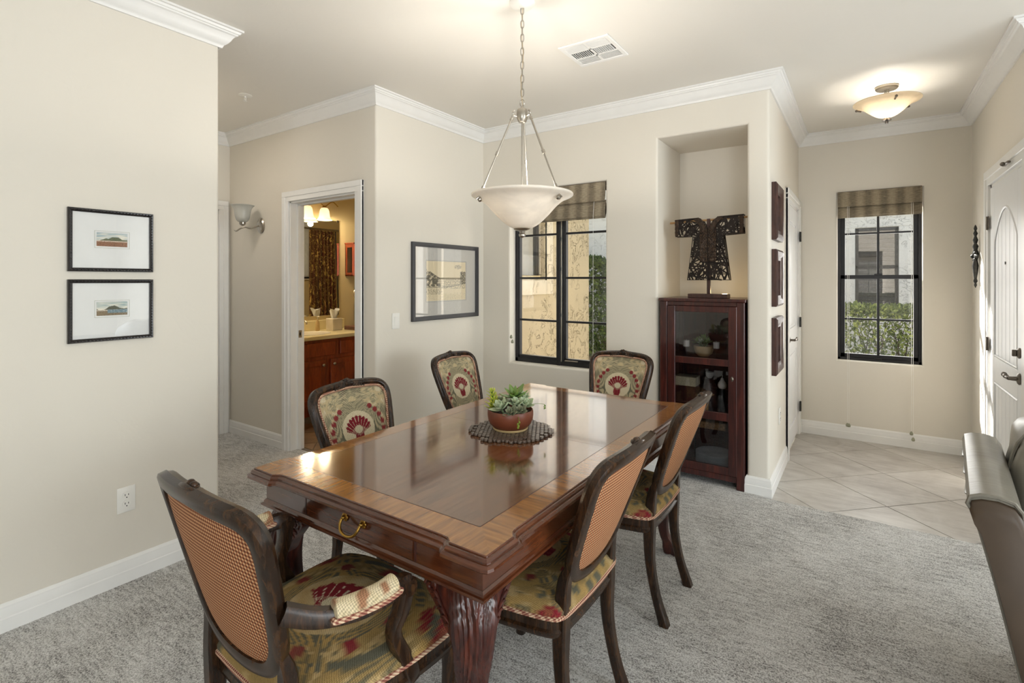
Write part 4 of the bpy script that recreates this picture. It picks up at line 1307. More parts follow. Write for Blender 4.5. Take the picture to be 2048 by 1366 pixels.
# cabriole legs with carved knees and claw feet
def cab_leg(sx, sy):
    m = MB()
    cx, cy = sx * 0.388, sy * 0.790
    # centreline bulging out along the diagonal
    ks = [(0.650, 0.000, 0.048), (0.60, 0.010, 0.052), (0.54, 0.020, 0.052), (0.47, 0.018, 0.044), (0.38, 0.006, 0.034), (0.28, -0.008, 0.027), (0.18, -0.018, 0.026), (0.11, -0.012, 0.024), (0.07, 0.004, 0.030), (0.04, 0.014, 0.036), (0.018, 0.016, 0.034), (0.009, 0.014, 0.026)]
    zs = spline([(z, o, r) for z, o, r in ks], 7)
    rows = []
    NS = 96
    for i, q in enumerate(zs):
        z, o, r_ = q.x, q.y, q.z
        px, py = cx + sx * o, cy + sy * o
        row = []
        for j in range(NS):
            a = 2 * math.pi * j / NS
            ca, sa = math.cos(a), math.sin(a)
            # squarish, turned to the table
            rr = r_ / max(abs(ca), abs(sa)) ** 0.45
            # carved flutes / leaf reeding, on the outward side of the knee
            outw = (ca * sx + sa * sy) / math.sqrt(2)
            dg = a - math.atan2(sy, sx)
            dg = (dg + math.pi) % (2 * math.pi) - math.pi
            if outw > -0.2 and z > 0.22:
                ph = dg * 11 + math.sin(z * 15) * 2.2 * (1 if dg > 0 else -1)
                amp = 0.0030 * min(1, (z - 0.22) / 0.12) * (1 if z < 0.60 else max(0, (0.65 - z) / 0.05))
                rr += amp * (math.sin(ph) ** 2 * 2 - 1)
            if z < 0.075: rr += 0.006 * math.cos(dg * 4) * min(1, (0.075 - z) / 0.03)
            row.append(Vector((px + rr * ca, py + rr * sa, z)))
        rows.append(row)
    m.loft(rows)
    # wing brackets with scrolls either side of the knee
    for ax in (0, 1):
        d = Vector((-sx, 0, 0)) if ax == 0 else Vector((0, -sy, 0))
        out = Vector((0, sy, 0)) if ax == 0 else Vector((sx, 0, 0))
        c0_ = Vector((cx, cy, 0)) + out * 0.030
        prof_ = [(0.02, 0.642), (0.128, 0.642), (0.124, 0.622), (0.112, 0.598), (0.090, 0.574), (0.066, 0.548), (0.048, 0.515), (0.02, 0.49)]
        a_ = [c0_ + d * p[0] + out * 0.018 + Vector((0, 0, p[1])) for p in prof_]
        b_ = [c0_ + d * p[0] - out * 0.016 + Vector((0, 0, p[1])) for p in prof_]
        m.loft([a_, b_])
        ctr = c0_ + d * 0.096 + out * 0.020 + Vector((0, 0, 0.612))
        spi = []
        for q in range(20):
            aa = q * 0.42; rr = 0.021 - q * 0.0009
            spi.append(ctr + d * rr * math.cos(aa) + Vector((0, 0, rr * math.sin(aa))))
        m.tube(spi, 0.0040, 6)
        for q in range(5):
            st = c0_ + d * (0.100 - q * 0.012) + out * 0.019 + Vector((0, 0, 0.592 - q * 0.017))
            m.tube(spline([st, st + d * -0.018 + out * 0.003 + Vector((0, 0, 0.010)), st + d * -0.036 + Vector((0, 0, -0.012))], 3), [0.002, 0.004, 0.005, 0.005, 0.004, 0.003, 0.002], 6)
    return m
for sx in (-1, 1):
    for sy in (-1, 1):
        cab_leg(sx, sy).build('leg', M['legwood'], tb, angle=50)

# ================================================================== TRIVET AND SUCCULENTS
tz = 0.7615
tr = thing('disc_trivet', 'round trivet of dark wooden discs under the potted succulents', 'trivet', (-1.226, 1.777, tz))
m = MB(); m.lathe([(0.001, 0.0), (0.0082, 0.0), (0.0090, 0.001), (0.0090, 0.0092), (0.0080, 0.0105), (0.001, 0.0105)], seg=10)
M['discwood'] = wood('bamboo_disc', srgb(48, 38, 32), srgb(84, 70, 60), srgb(120, 104, 90), (40, 40, 10), 3.0, 0.3, 0.1, 0.05)
dmesh = m.mesh('disc', M['discwood'], angle=40)
m = MB()
sp_ = 0.0192
for j in range(-10, 11):
    for i in range(-10, 11):
        x = (i + 0.5 * (j % 2)) * sp_; y = j * sp_ * 0.868
        r_ = math.hypot(x, y)
        if r_ > 0.171: continue
        if r_ > 0.148 and random.random() < 0.25: continue
        piece('disc', dmesh, tr, (x, y, 0.0 + random.uniform(0, 0.0012)))
        m.tube([(x, y, 0.005), (x + sp_ * 0.5, y + sp_ * 0.868, 0.005)], 0.0012, 4)
m.build('wire', M['iron'], tr)
sc = thing('plant_saucer', 'cream clay saucer under the succulent pot', 'saucer', (-1.226, 1.777, tz + 0.0117))
m = MB(); m.lathe([(0.001, 0), (0.070, 0), (0.074, 0.004), (0.0755, 0.010), (0.072, 0.010), (0.069, 0.005), (0.001, 0.005)], seg=40)
M['clay'] = plain('cream_clay', srgb(206, 178, 128), 0.5, var=0.08)
M['terra'] = plain('brown_terracotta', srgb(118, 62, 40), 0.42, var=0.16, vscale=8)
M['soil'] = plain('dark_soil', srgb(46, 34, 26), 0.95, var=0.3, vscale=60, bump=0.5, bscale=120, bdist=0.004)
m.build('dish', M['clay'], sc)
pl = thing('succulent_pot', 'brown terracotta bowl planted with green and grey succulents', 'plant', (-1.226, 1.777, tz + 0.0168))
m = MB(); m.lathe([(0.001, 0), (0.060, 0), (0.072, 0.006), (0.086, 0.020), (0.094, 0.038), (0.0965, 0.056), (0.0955, 0.074), (0.0935, 0.078), (0.0910, 0.077), (0.091, 0.06), (0.001, 0.058)], seg=48)
m.build('pot', M['terra'], pl)
m = MB(); m.lathe([(0.001, 0.068), (0.04, 0.067), (0.0900, 0.064), (0.0900, 0.059)], seg=24); m.build('soil', M['soil'], pl)
def leafm(name, a, bc, rough=0.4):
    b = NB(name)
    sp = b.n('ShaderNodeSeparateXYZ', {0: b.n('ShaderNodeTexCoord').outputs['Object']})
    nz = b.noise(b.coord('Object', (30, 30, 30)), 1.0, 3)
    f = b.math('ADD', b.math('MULTIPLY', sp.outputs[1], 14.0), b.math('MULTIPLY', nz, 0.5))
    c = b.ramp(f, [(0.1, a), (0.75, bc)])
    p = b.bsdf(Base_Color=c, Roughness=rough)
    p.inputs['Subsurface Weight'].default_value = 0.12
    p.inputs['Subsurface Scale'].default_value = 0.01
    return b.done(p)
M['succ_green'] = leafm('succulent_green', srgb(56, 84, 30), srgb(112, 142, 70), 0.35)
M['succ_lime'] = leafm('succulent_lime', srgb(120, 140, 40), srgb(206, 214, 84), 0.4)
M['succ_grey'] = leafm('succulent_blue_grey', srgb(110, 130, 92), srgb(178, 192, 158), 0.5)
M['succ_dark'] = leafm('succulent_dark_grey', srgb(70, 78, 62), srgb(132, 138, 110), 0.45)
def leafmesh(name, L, w, th, mat, curl=0.25, tip=1.6):
    """fleshy leaf along +y from the origin, cupped upwards"""
    rows = []
    for i in range(9):
        f = i / 8
        ww = w * (math.sin(math.pi * min(1, (f ** 0.8) * 0.93 + 0.05)) ** 0.8) * (1 if f < 0.98 else 0.25)
        hh = th * (1 - 0.55 * f)
        y = L * f; z0 = curl * L * f * f
        rows.append([Vector((ww * math.cos(a), y, z0 + (hh * math.sin(a) if math.sin(a) < 0 else hh * 0.35 * math.sin(a)) + 0.18 * ww * abs(math.cos(a)) ** 2)) for a in [2 * math.pi * j / 8 for j in range(8)]])
    m = MB(); m.loft(rows)
    return m.mesh(name, M[mat], angle=70)
LM = {'g': leafmesh('leaf', 0.062, 0.0135, 0.006, 'succ_green', 0.28), 'l': leafmesh('leaf', 0.030, 0.0058, 0.004, 'succ_lime', 0.35),
      'b': leafmesh('leaf', 0.040, 0.0135, 0.005, 'succ_grey', 0.30), 'd': leafmesh('leaf', 0.036, 0.0125, 0.005, 'succ_dark', 0.25)}
def rosette(parent, c, kind, n, s=1.0, tilt=(0, 0), stem=0.03, rise=1.0, label=None):
    m = MB(); m.tube([(0, 0, -stem), (0, 0, 0.004)], 0.005, 8); m.ball((0, 0, 0.003), 0.006 * s, 8, 6)
    ro = m.build('rosette', M['succ_grey' if kind in 'bd' else 'succ_green'], parent, loc=c, rot=(tilt[0], tilt[1], 0), label=label)
    for i in range(n):
        f = i / n
        a = i * 2.39996
        el = R(8 + 70 * f * rise)
        sc_ = s * (1.0 - 0.55 * f) * random.uniform(0.92, 1.08)
        piece('leaf', LM[kind], ro, (0, 0, 0.002 + 0.010 * f), (el, 0, a), (sc_, sc_, sc_))
    return ro
TR = Vector((0.8248, 0.5654, 0))          # viewer's right, to arrange the bowl
TF = Vector((-0.5654, 0.8248, 0))
def at(r, f, z): return tuple(TR * r + TF * f + Vector((0, 0, z)))
rosette(pl, at(0.020, 0.006, 0.122), 'g', 13, 1.18, (R(14), 0), 0.06, 0.62, 'large glossy green rosette')
for k in range(5):
    rosette(pl, at(-0.074 + 0.004 * math.sin(k), 0.000, 0.078 + k * 0.0165), 'l', 12, 1.35 - 0.13 * k, (R(6), R(-8)), 0.03, 0.6, 'lime green spiky stem' if k == 0 else None)
rosette(pl, at(-0.036, -0.052, 0.088), 'b', 14, 1.30, (R(26), R(-10)), 0.03, 0.8)
rosette(pl, at(0.026, -0.040, 0.102), 'b', 13, 1.05, (R(20), R(6)), 0.03, 0.8)
rosette(pl, at(0.062, -0.022, 0.092), 'b', 13, 1.25, (R(12), R(20)), 0.04, 0.8)
rosette(pl, at(0.058, 0.010, 0.118), 'b', 12, 0.85, (R(5), R(10)), 0.05, 0.8)
rosette(pl, at(0.006, -0.078, 0.074), 'd', 12, 1.10, (R(38), R(4)), 0.02, 0.8)
rosette(pl, at(0.044, -0.072, 0.080), 'd', 12, 1.05, (R(30), R(14)), 0.02, 0.8)
rosette(pl, at(-0.010, -0.028, 0.098), 'd', 11, 0.95, (R(8), R(-4)), 0.03, 0.8)
rosette(pl, at(-0.045, 0.045, 0.090), 'b', 12, 1.1, (R(-14), R(-8)), 0.03, 0.8)
rosette(pl, at(0.04, 0.055, 0.092), 'd', 12, 1.15, (R(-14), R(8)), 0.03, 0.8)
m = MB(); m.tube(spline([at(0.075, 0.0, 0.092), at(0.10, 0, 0.098), at(0.128, 0, 0.099), at(0.146, 0, 0.094)], 4), 0.0008, 5)
for k in range(6): m.ball(at(0.144 + 0.003 * math.sin(k * 2), 0.002 * math.cos(k), 0.092 - k * 0.0028), 0.0032, 6, 4)
m.build('flower_stalk', M['succ_green'], pl)
m = MB(); m.tube(spline([at(0.03, -0.08, 0.074), at(0.034, -0.102, 0.056), at(0.033, -0.105, 0.036)], 3), 0.001, 5)
for r_, z in ((0.036, 0.048), (0.030, 0.041), (0.033, 0.034), (0.031, 0.028)): m.ball(at(r_, -0.105, z), (0.0042, 0.0042, 0.006), 8, 5)
m.build('flower', M['succ_lime'], pl, label='small pale yellow flower buds')

# ================================================================== CHANDELIER
CH = (-1.343, 2.045)
ch = thing('chandelier', 'bowl chandelier of alabaster glass on three nickel rods, hanging by a chain above the table', 'chandelier', (CH[0], CH[1], H))
m = MB(); m.lathe([(0.001, 0.0), (0.062, 0.0), (0.062, -0.006), (0.050, -0.020), (0.020, -0.028), (0.001, -0.029)], seg=32); m.build('canopy', M['plastic'], ch)
zh = 2.175 - H
# chain
m = MB()
pts = []
for k in range(16):
    a = 2 * math.pi * k / 16
    pts.append((0.0075 * math.cos(a), 0, 0.0145 * math.sin(a) + (0.0055 if math.sin(a) > 0 else -0.0055)))
m.tube(pts, 0.0021, 6, closed=True)
linkm = m.mesh('chain_link', M['nickel'], angle=60)
z = -0.040; k = 0
while z > zh + 0.088:
    piece('chain_link', linkm, ch, (0, 0, z), (0, 0, R(20 + 90 * (k % 2)))); z -= 0.0325; k += 1
m = MB(); m.tube(spline([(0.003, 0, -0.03), (-0.006, 0.004, -0.14), (0.006, 0, -0.26), (-0.005, -0.003, -0.38), (0.003, 0, zh + 0.05)], 6), 0.0013, 6); m.build('cord', M['clay'], ch)
m = MB(); m.tube([(0.012 * math.cos(a), 0, zh + 0.066 + 0.016 * math.sin(a)) for a in [2 * math.pi * j / 18 for j in range(18)]], 0.0022, 6, closed=True); m.build('loop', M['nickel'], ch)
m = MB(); m.lathe([(0.001, 0.050), (0.006, 0.050), (0.008, 0.040), (0.022, 0.036), (0.026, 0.030), (0.027, -0.006), (0.024, -0.014), (0.021, -0.022), (0.016, -0.028), (0.001, -0.030)], (0, 0, zh), seg=28)
m.build('hub', M['nickel'], ch)
RB = 0.236; zr = 1.800 - H
m = MB(); m.tube([(0, 0, zh - 0.03), (0, 0, zr - 0.15)], 0.0045, 10); m.build('centre_stem', M['nickel'], ch)
for k in range(3):
    a = R(114.4 + 120 * k)
    ca, sa = math.cos(a), math.sin(a)
    P = lambda r_, zz: (r_ * ca, r_ * sa, zz)
    m = MB()
    m.tube(spline([P(0.020, zh + 0.0), P(0.034, zh + 0.002), P(0.046, zh + 0.008), P(0.046, zh + 0.020), P(0.038, zh + 0.024)], 4), 0.0035, 8)
    m.tube(spline([P(0.046, zh + 0.006), P(0.052, zh - 0.006), P(0.050, zh - 0.016)], 4), 0.003, 8)
    m.build('hook', M['nickel'], ch)
    m = MB()
    p0, p1 = Vector(P(0.052, zh - 0.012)), Vector(P(RB - 0.038, zr + 0.018))
    m.tube([p0, p0.lerp(p1, 0.5)], 0.0048, 10); m.tube([p0.lerp(p1, 0.48), p0.lerp(p1, 0.53)], 0.0085, 10); m.tube([p0.lerp(p1, 0.53), p1], 0.0040, 10)
    m.tube([p0.lerp(p1, 0.03), p0.lerp(p1, 0.0)], 0.0075, 8); m.tube([p0.lerp(p1, 0.96), p1], 0.007, 8)
    m.build('rod', M['nickel'], ch)
    m = MB()
    m.ball(P(RB - 0.034, zr + 0.012), 0.008, 10, 6)
    m.tube([P(RB - 0.034, zr + 0.012), P(RB - 0.026, zr - 0.014), P(RB - 0.008, zr - 0.030)], 0.004, 8)
    m.lathe([(0.001, 0), (0.010, 0), (0.012, 0.005), (0.009, 0.014), (0.001, 0.017)], seg=14, mat=Matrix.Translation(P(RB - 0.032, zr - 0.028)) @ Matrix.Rotation(a, 4, 'Z') @ Matrix.Rotation(R(112), 4, 'Y'))
    m.build('bowl_clip', M['nickel'], ch)
outer = [(0.010, -0.160), (0.045, -0.155), (0.076, -0.139), (0.103, -0.116), (0.126, -0.093), (0.146, -0.071), (0.164, -0.051), (0.183, -0.034), (0.204, -0.020), (0.226, -0.011), (0.240, -0.004), (0.2425, 0.002), (0.240, 0.007)]
inner_ = [(0.226, -0.003), (0.203, -0.012), (0.180, -0.027), (0.159, -0.045), (0.140, -0.065), (0.120, -0.087), (0.098, -0.109), (0.072, -0.131), (0.043, -0.147), (0.010, -0.152)]
sm = lambda pr: [(v.x, v.y) for v in spline([(r_, z_, 0) for r_, z_ in pr], 3)]
m = MB(); m.lathe([(r_, z_) for r_, z_ in sm(outer) + sm(inner_)], (0, 0, zr), seg=64, capends=False); m.build('glass_bowl', M['alabaster'], ch, angle=70)
m = MB(); m.lathe([(0.001, -0.154), (0.036, -0.154), (0.042, -0.160), (0.034, -0.166), (0.016, -0.170), (0.012, -0.180), (0.017, -0.186), (0.016, -0.194), (0.008, -0.200), (0.001, -0.202)], (0, 0, zr), seg=28)
m.lathe([(0.001, -0.130), (0.012, -0.130), (0.022, -0.143), (0.022, -0.150), (0.001, -0.150)], (0, 0, zr), seg=20)
m.build('finial', M['nickel'], ch)
def bulb_light(parent_loc, e, col=(1.0, 0.80, 0.56), r=0.03, name='bulb_light'):
    l = bpy.data.lights.new(name, 'POINT'); l.energy = e; l.color = col; l.shadow_soft_size = r
    o = bpy.data.objects.new(name, l); COL.objects.link(o); o.location = parent_loc
    return o
for a in (R(-20), R(100), R(220)):
    bx, by = 0.095 * math.cos(a), 0.095 * math.sin(a)
    m = MB(); m.tube([(0.01 * math.cos(a), 0.01 * math.sin(a), zr - 0.130), (bx * 0.6, by * 0.6, zr - 0.080)], 0.010, 10); m.build('bulb_socket', M['plastic'], ch)
    m = MB(); m.ball((bx * 0.98, by * 0.98, zr - 0.060), (0.022, 0.022, 0.026), 14, 8); m.build('bulb', M['bulb'], ch)
    bulb_light((CH[0] + bx * 0.95, CH[1] + by * 0.95, H + zr - 0.030), 9.0, (1.0, 0.95, 0.88))

# ================================================================== ENTRY CEILING LIGHT
EL = (0.128, 4.34)
el = thing('ceiling_light', 'semi flush bowl light of warm alabaster glass on the entry ceiling', 'ceiling light', (EL[0], EL[1], H))
m = MB(); m.lathe([(0.001, 0), (0.066, 0), (0.066, -0.014), (0.060, -0.022), (0.001, -0.024)], seg=36); m.build('canopy', M['nickel'], el)
m = MB()
for s in (-0.011, 0.0, 0.011): m.tube([(s, 0, -0.02), (s, 0, -0.22)], 0.0048, 8)
m.build('stem', M['nickel'], el)
m = MB(); m.lathe([(r_ * 0.80, z_ * 0.66) for r_, z_ in sm(outer) + sm(inner_)], (0, 0, -0.105), seg=56, capends=False); m.build('glass_bowl', M['alabaster2'], el, angle=70)
m = MB(); m.lathe([(0.001, -0.004), (0.026, -0.004), (0.028, -0.010), (0.010, -0.014), (0.009, -0.030), (0.001, -0.032)], (0, 0, -0.222), seg=24); m.build('finial', M['pewter'], el)
for k in range(3):
    a = R(-75 + 120 * k)
    m = MB(); m.tube([(0.150 * math.cos(a), 0.150 * math.sin(a), -0.135), (0.178 * math.cos(a), 0.178 * math.sin(a), -0.124)], 0.006, 8); m.ball((0.178 * math.cos(a), 0.178 * math.sin(a), -0.124), 0.009, 8, 6)
    m.build('bowl_clip', M['pewter'], el)
m = MB(); m.ball((0.035, 0, -0.155), (0.020, 0.020, 0.024), 12, 8); m.build('bulb', M['bulb'], el)
m = MB(); m.ball((-0.035, 0, -0.155), (0.020, 0.020, 0.024), 12, 8); m.build('bulb', M['bulb'], el)
bulb_light((EL[0], EL[1], H - 0.180), 9.0, (1.0, 0.94, 0.84))

# ================================================================== AIR VENT, SPRINKLER
vt = thing('air_vent', 'white square ceiling air vent with louvres', 'vent', (-1.285, 2.708, H))
vs = 0.152
m = MB()
m.box(-vs, vs, -vs, -vs + 0.026, -0.010, 0.001, 0.003); m.box(-vs, vs, vs - 0.026, vs, -0.010, 0.001, 0.003); m.box(-vs, -vs + 0.026, -vs + 0.023, vs - 0.023, -0.0098, 0.0, 0.003); m.box(vs - 0.026, vs, -vs + 0.023, vs - 0.023, -0.0098, 0.0, 0.003)
m.box(-0.008, 0.008, -vs + 0.02, vs - 0.02, -0.008, 0.0, 0.001)
for y in (-0.045, 0.045): m.box(-vs + 0.02, vs - 0.02, y - 0.006, y + 0.006, -0.008, 0.0, 0.001)
m.build('frame', M['trim'], vt)
m = MB(); m.box(-vs + 0.01, vs - 0.01, -vs + 0.01, vs - 0.01, -0.0012, -0.0004); m.build('backing', M['slot'], vt)
s1 = MB(); s1.box(-0.058, 0.058, -0.0012, 0.0012, -0.006, 0.002); s1 = s1.mesh('slat', M['trim'])
s2 = MB(); s2.box(-0.0012, 0.0012, -0.037, 0.037, -0.006, 0.002); s2 = s2.mesh('slat', M['trim'])
for cx in (-0.067, 0.067):
    for yc, sg in ((-0.088, 1), (0.088, -1)):
        for k in range(6): piece('slat', s1, vt, (cx, yc - 0.030 + k * 0.012, -0.0045), (sg * R(16), 0, 0))
    for k in range(9): piece('slat', s2, vt, (cx - 0.048 + k * 0.012, 0, -0.0045), (0, R(20) * (1 if cx > 0 else -1), 0))
sk = thing('fire_sprinkler', 'small white fire sprinkler head on the hall ceiling', 'sprinkler', (-3.65, 1.95, H))
m = MB(); m.lathe([(0.001, 0), (0.045, 0), (0.045, -0.003), (0.018, -0.008), (0.001, -0.008)], seg=24); m.build('escutcheon', M['plastic'], sk)
m = MB(); m.tube([(0, 0, -0.008), (0, 0, -0.020)], 0.007, 10); m.tube([(-0.010, 0, -0.016), (-0.012, 0, -0.03), (0, 0, -0.042)], 0.0025, 6); m.tube([(0.010, 0, -0.016), (0.012, 0, -0.03), (0, 0, -0.042)], 0.0025, 6); m.lathe([(0.001, -0.042), (0.013, -0.042), (0.013, -0.044), (0.001, -0.044)], seg=14)
m.build('sprinkler_head', M['plastic'], sk)

# ================================================================== FRAMED PICTURES  (local: x right, -y out of the wall, origin at centre)
def landscape(top, seed, hills, ground, water=None):
    def f(u, v):
        n = noise.noise(Vector((u * 3.1, 0.3, seed))) * 0.16 + noise.noise(Vector((u * 9, 1, seed))) * 0.04
        hz = 0.50 + n + 0.16 * math.exp(-((u - 0.62) / 0.22) ** 2)
        d = noise.noise(Vector((u * 22, v * 30, seed)))
        if v > hz:
            w = noise.noise(Vector((u * 3, v * 9, seed + 3)))
            return lerp(top, (0.86, 0.82, 0.70), max(0, min(1, 0.75 - (v - hz) * 1.3 + w * 0.8)))
        if v > 0.42: return lerp(hills, (hills[0] * 0.5, hills[1] * 0.55, hills[2] * 0.6), 0.5 + d)
        if water is not None and v > 0.18 and u > 0.35: return lerp(water, (0.7, 0.75, 0.75), max(0, d))
        if v > 0.34: return lerp((0.72, 0.66, 0.55), ground, 0.4 + 0.9 * d)
        return lerp(ground, (ground[0] * 0.4, ground[1] * 0.35, ground[2] * 0.3), 0.4 + d)
    return f
def etching(u, v):
    paper = srgb(222, 208, 176)
    ink = 0.0
    n = noise.noise(Vector((u * 60, v * 60, 1))); n2 = noise.noise(Vector((u * 14, v * 14, 5)))
    hz = 0.56
    if u < 0.34 and 0.36 < v < 0.42 + 0.40 * (0.95 - u * 1.7) and (n2 + n * 0.8 > -0.25): ink = 0.82
    if u > 0.86 and 0.42 < v < 0.74 + 0.05 * n and n > -0.2: ink = 0.85
    if abs(v - hz) < 0.020 + 0.01 * n2 and u > 0.3: ink = max(ink, 0.55 + 0.3 * n)
    if 0.30 < v < hz and u > 0.3 and n > 0.12: ink = max(ink, 0.65)
    if abs(v - (0.30 + 0.16 * (u - 0.5) ** 2 + 0.10 * u)) < 0.02 and n > -0.25: ink = max(ink, 0.5)
    if 0.16 < v < 0.30 and u < 0.38 and n > 0.05: ink = max(ink, 0.62)
    if math.hypot((u - 0.80) / 0.10, (v - 0.87) / 0.055) < 1 and n > -0.05: ink = max(ink, 0.6)
    if v < 0.2 and n > 0.36: ink = 0.35
    return lerp(paper, (0.03, 0.028, 0.025), max(0, min(1, ink)))
def paint_mat():
    b = NB('printed_paper')
    a = b.n('ShaderNodeAttribute', attribute_name='Col')
    nz = b.noise(b.coord('Object'), 300, 2)
    c = b.mix(1.0, a.outputs[0], b.ramp(nz, [(0.2, (0.93, 0.93, 0.93, 1)), (0.8, (1, 1, 1, 1))]), 'MULTIPLY')
    return b.done(b.bsdf(Base_Color=c, Roughness=0.9))
M['print'] = paint_mat()
def picture(name, label, cat, loc, rz, w, h, fw, fd, pw, ph, fn, fmat='blackframe', mat='matboard', beads=False, group=None, fillet=0.006, px=0.0, pz=0.0, res=70, linemat='blackframe'):
    t = thing(name, label, cat, loc, rz, group)
    m = MB()
    hw, hh = w / 2 - fw / 2, h / 2 - fw / 2
    a = fw / 2
    # mitred frame moulding
    prof = [(-a, 0), (-a, fd * 0.75), (-a * 0.6, fd), (0.1 * a, fd * 0.92), (0.5 * a, fd * 0.72), (a, fd * 0.60), (a, 0)]
    rows = []
    for sx, sz in ((-1, -1), (1, -1), (1, 1), (-1, 1)):
        rows.append([Vector((sx * (hw - o), -d, sz * (hh - o))) for o, d in prof])
    m.grid(rows, close_u=True, close_v=True)
    fr = m.build('frame', M[fmat], t, angle=30)
    if beads:
        m = MB()
        nx, nz_ = int(2 * hw / 0.0125), int(2 * hh / 0.0125)
        for i in range(nx + 1):
            for s in (-1, 1): m.ball((-hw + i * 2 * hw / nx, -fd * 0.93, s * hh), (0.0042, 0.0035, 0.0034), 6, 4)
        for i in range(1, nz_):
            for s in (-1, 1): m.ball((s * hw, -fd * 0.93, -hh + i * 2 * hh / nz_), (0.0034, 0.0035, 0.0042), 6, 4)
        o = m.build('bead_carving', M[fmat], fr); o['kind'] = 'stuff'
    # mat board with bevelled window
    iw, ih = w / 2 - fw * 0.9, h / 2 - fw * 0.9
    m = MB()
    def rect(x, z, y, cx=0.0, cz=0.0): return [Vector((cx - x, y, cz - z)), Vector((cx + x, y, cz - z)), Vector((cx + x, y, cz + z)), Vector((cx - x, y, cz + z))]
    m.grid([rect(iw, ih, -0.0060), rect(pw / 2 + 0.002, ph / 2 + 0.002, -0.0060, px, pz), rect(pw / 2, ph / 2, -0.0040, px, pz)], close_u=True)
    m.build('mat_board', M[mat], t, smooth=False)
    if fillet:
        m = MB()
        g = fillet
        for gg, tt in ((g, 0.0012),):
            rows = [rect(pw / 2 + gg + tt, ph / 2 + gg + tt, -0.0062, px, pz), rect(pw / 2 + gg + tt, ph / 2 + gg + tt, -0.0066, px, pz), rect(pw / 2 + gg, ph / 2 + gg, -0.0066, px, pz), rect(pw / 2 + gg, ph / 2 + gg, -0.0062, px, pz)]
            m.grid(rows, close_u=True, close_v=True)
        m.build('mat_line', M[linemat], t, smooth=False)
    nx = res; nz_ = max(2, int(res * ph / pw))
    verts = [((i / nx - 0.5) * pw + px, -0.0035, (j / nz_ - 0.5) * ph + pz) for j in range(nz_ + 1) for i in range(nx + 1)]
    faces = [(j * (nx + 1) + i, j * (nx + 1) + i + 1, (j + 1) * (nx + 1) + i + 1, (j + 1) * (nx + 1) + i) for j in range(nz_) for i in range(nx)]
    me = bpy.data.meshes.new('print'); me.from_pydata(verts, [], faces); me.materials.append(M['print'])
    colattr(me, lambda co: fn((co.x - px) / pw + 0.5, (co.z - pz) / ph + 0.5))
    piece('print', me, t)
    m = MB(); m.box(-iw, iw, -0.0100, -0.0085, -ih, ih); m.build('glass', M['glass'], t, smooth=False)
    return t
M['line'] = plain('pale_mat_line', srgb(170, 172, 150), 0.8)
picture('framed_print', 'upper of two small black framed landscape prints on the left wall, green hills', 'picture', (XL + 0.001, 0.892, 1.572), R(90), 0.318, 0.275, 0.016, 0.018, 0.115, 0.060,
        landscape(srgb(150, 176, 186)[:3], 2, srgb(96, 106, 72)[:3], srgb(150, 96, 60)[:3]), beads=True, fillet=0.007, pz=0.006, linemat='line')
picture('framed_print', 'lower of two small black framed landscape prints on the left wall, blue shore', 'picture', (XL + 0.001, 0.892, 1.262), R(90), 0.318, 0.275, 0.016, 0.018, 0.115, 0.060,
        landscape(srgb(150, 176, 178)[:3], 9, srgb(80, 84, 64)[:3], srgb(140, 120, 90)[:3], srgb(86, 120, 134)[:3]), beads=True, fillet=0.007, pz=0.006, linemat='line')
picture('framed_etching', 'large charcoal framed etching of a river view on the wall left of the window', 'picture', (XA + 0.001, 3.158, 1.386), R(90), 0.80, 0.605, 0.034, 0.026, 0.475, 0.315,
        etching, fmat='greyframe', mat='linenmat', fillet=0.006, res=150, pz=0.005)
for k, (zc, w_) in enumerate(((1.852, 'uppermost'), (1.412, 'middle'), (0.960, 'lowest'))):
    picture('framed_picture', '%s of three narrow brown framed pictures beside the closet door' % w_, 'picture', (XE + 0.001, 3.898, zc), R(90), 0.325, 0.378, 0.070, 0.036, 0.13, 0.20,
            (lambda u, v, kk=k: lerp(srgb(206, 200, 184), srgb(120, 112, 96), max(0, min(1, 0.2 + noise.noise(Vector((u * 5, v * 6, kk))))))), fmat='framewood', mat='linenmat', fillet=0, res=30, group='three pictures beside the closet door')

# ================================================================== OUTLETS, SWITCH
def outlet(label, loc, rz):
    t = thing('wall_outlet', label, 'outlet', loc, rz)
    m = MB(); m.box(-0.036, 0.036, -0.006, 0.0, -0.058, 0.058, 0.003, 2); m.ball((0, -0.006, 0), (0.003, 0.0015, 0.003), 8, 4); m.build('cover_plate', M['plastic'], t)
    for s in (-1, 1):
        m = MB(); m.lathe([(0.001, 0.0), (0.017, 0.0), (0.017, 0.003), (0.001, 0.0035)], seg=20, mat=Matrix.Translation((0, -0.006, s * 0.0195)) @ Matrix.Rotation(R(90), 4, 'X'))
        so_ = m.build('socket', M['plastic'], t)
        for x, hh in ((-0.0065, 0.0045), (0.0065, 0.0038)):
            m = MB(); m.box(x - 0.0011, x + 0.0011, -0.0102, -0.0092, s * 0.0195 + 0.003 - hh, s * 0.0195 + 0.003 + hh); m.build('slot', M['slot'], so_)
        m = MB(); m.lathe([(0.001, 0), (0.0026, 0), (0.0026, 0.0008), (0.001, 0.0008)], seg=10, mat=Matrix.Translation((0, -0.0092, s * 0.0195 - 0.009)) @ Matrix.Rotation(R(90), 4, 'X')); m.build('ground_hole', M['slot'], so_)
    return t
outlet('white duplex outlet low on the left wall below the two prints', (XL, 0.946, 0.388), R(90))
outlet('white outlet low on the entry wall under the three brown frames', (XE, 4.10, 0.43), R(90))
sw = thing('light_switch', 'white rocker light switch left of the framed etching', 'switch', (XA, 2.606, 1.10), R(90))
m = MB(); m.box(-0.036, 0.036, -0.006, 0.0, -0.058, 0.058, 0.003, 2); m.build('cover_plate', M['plastic'], sw)
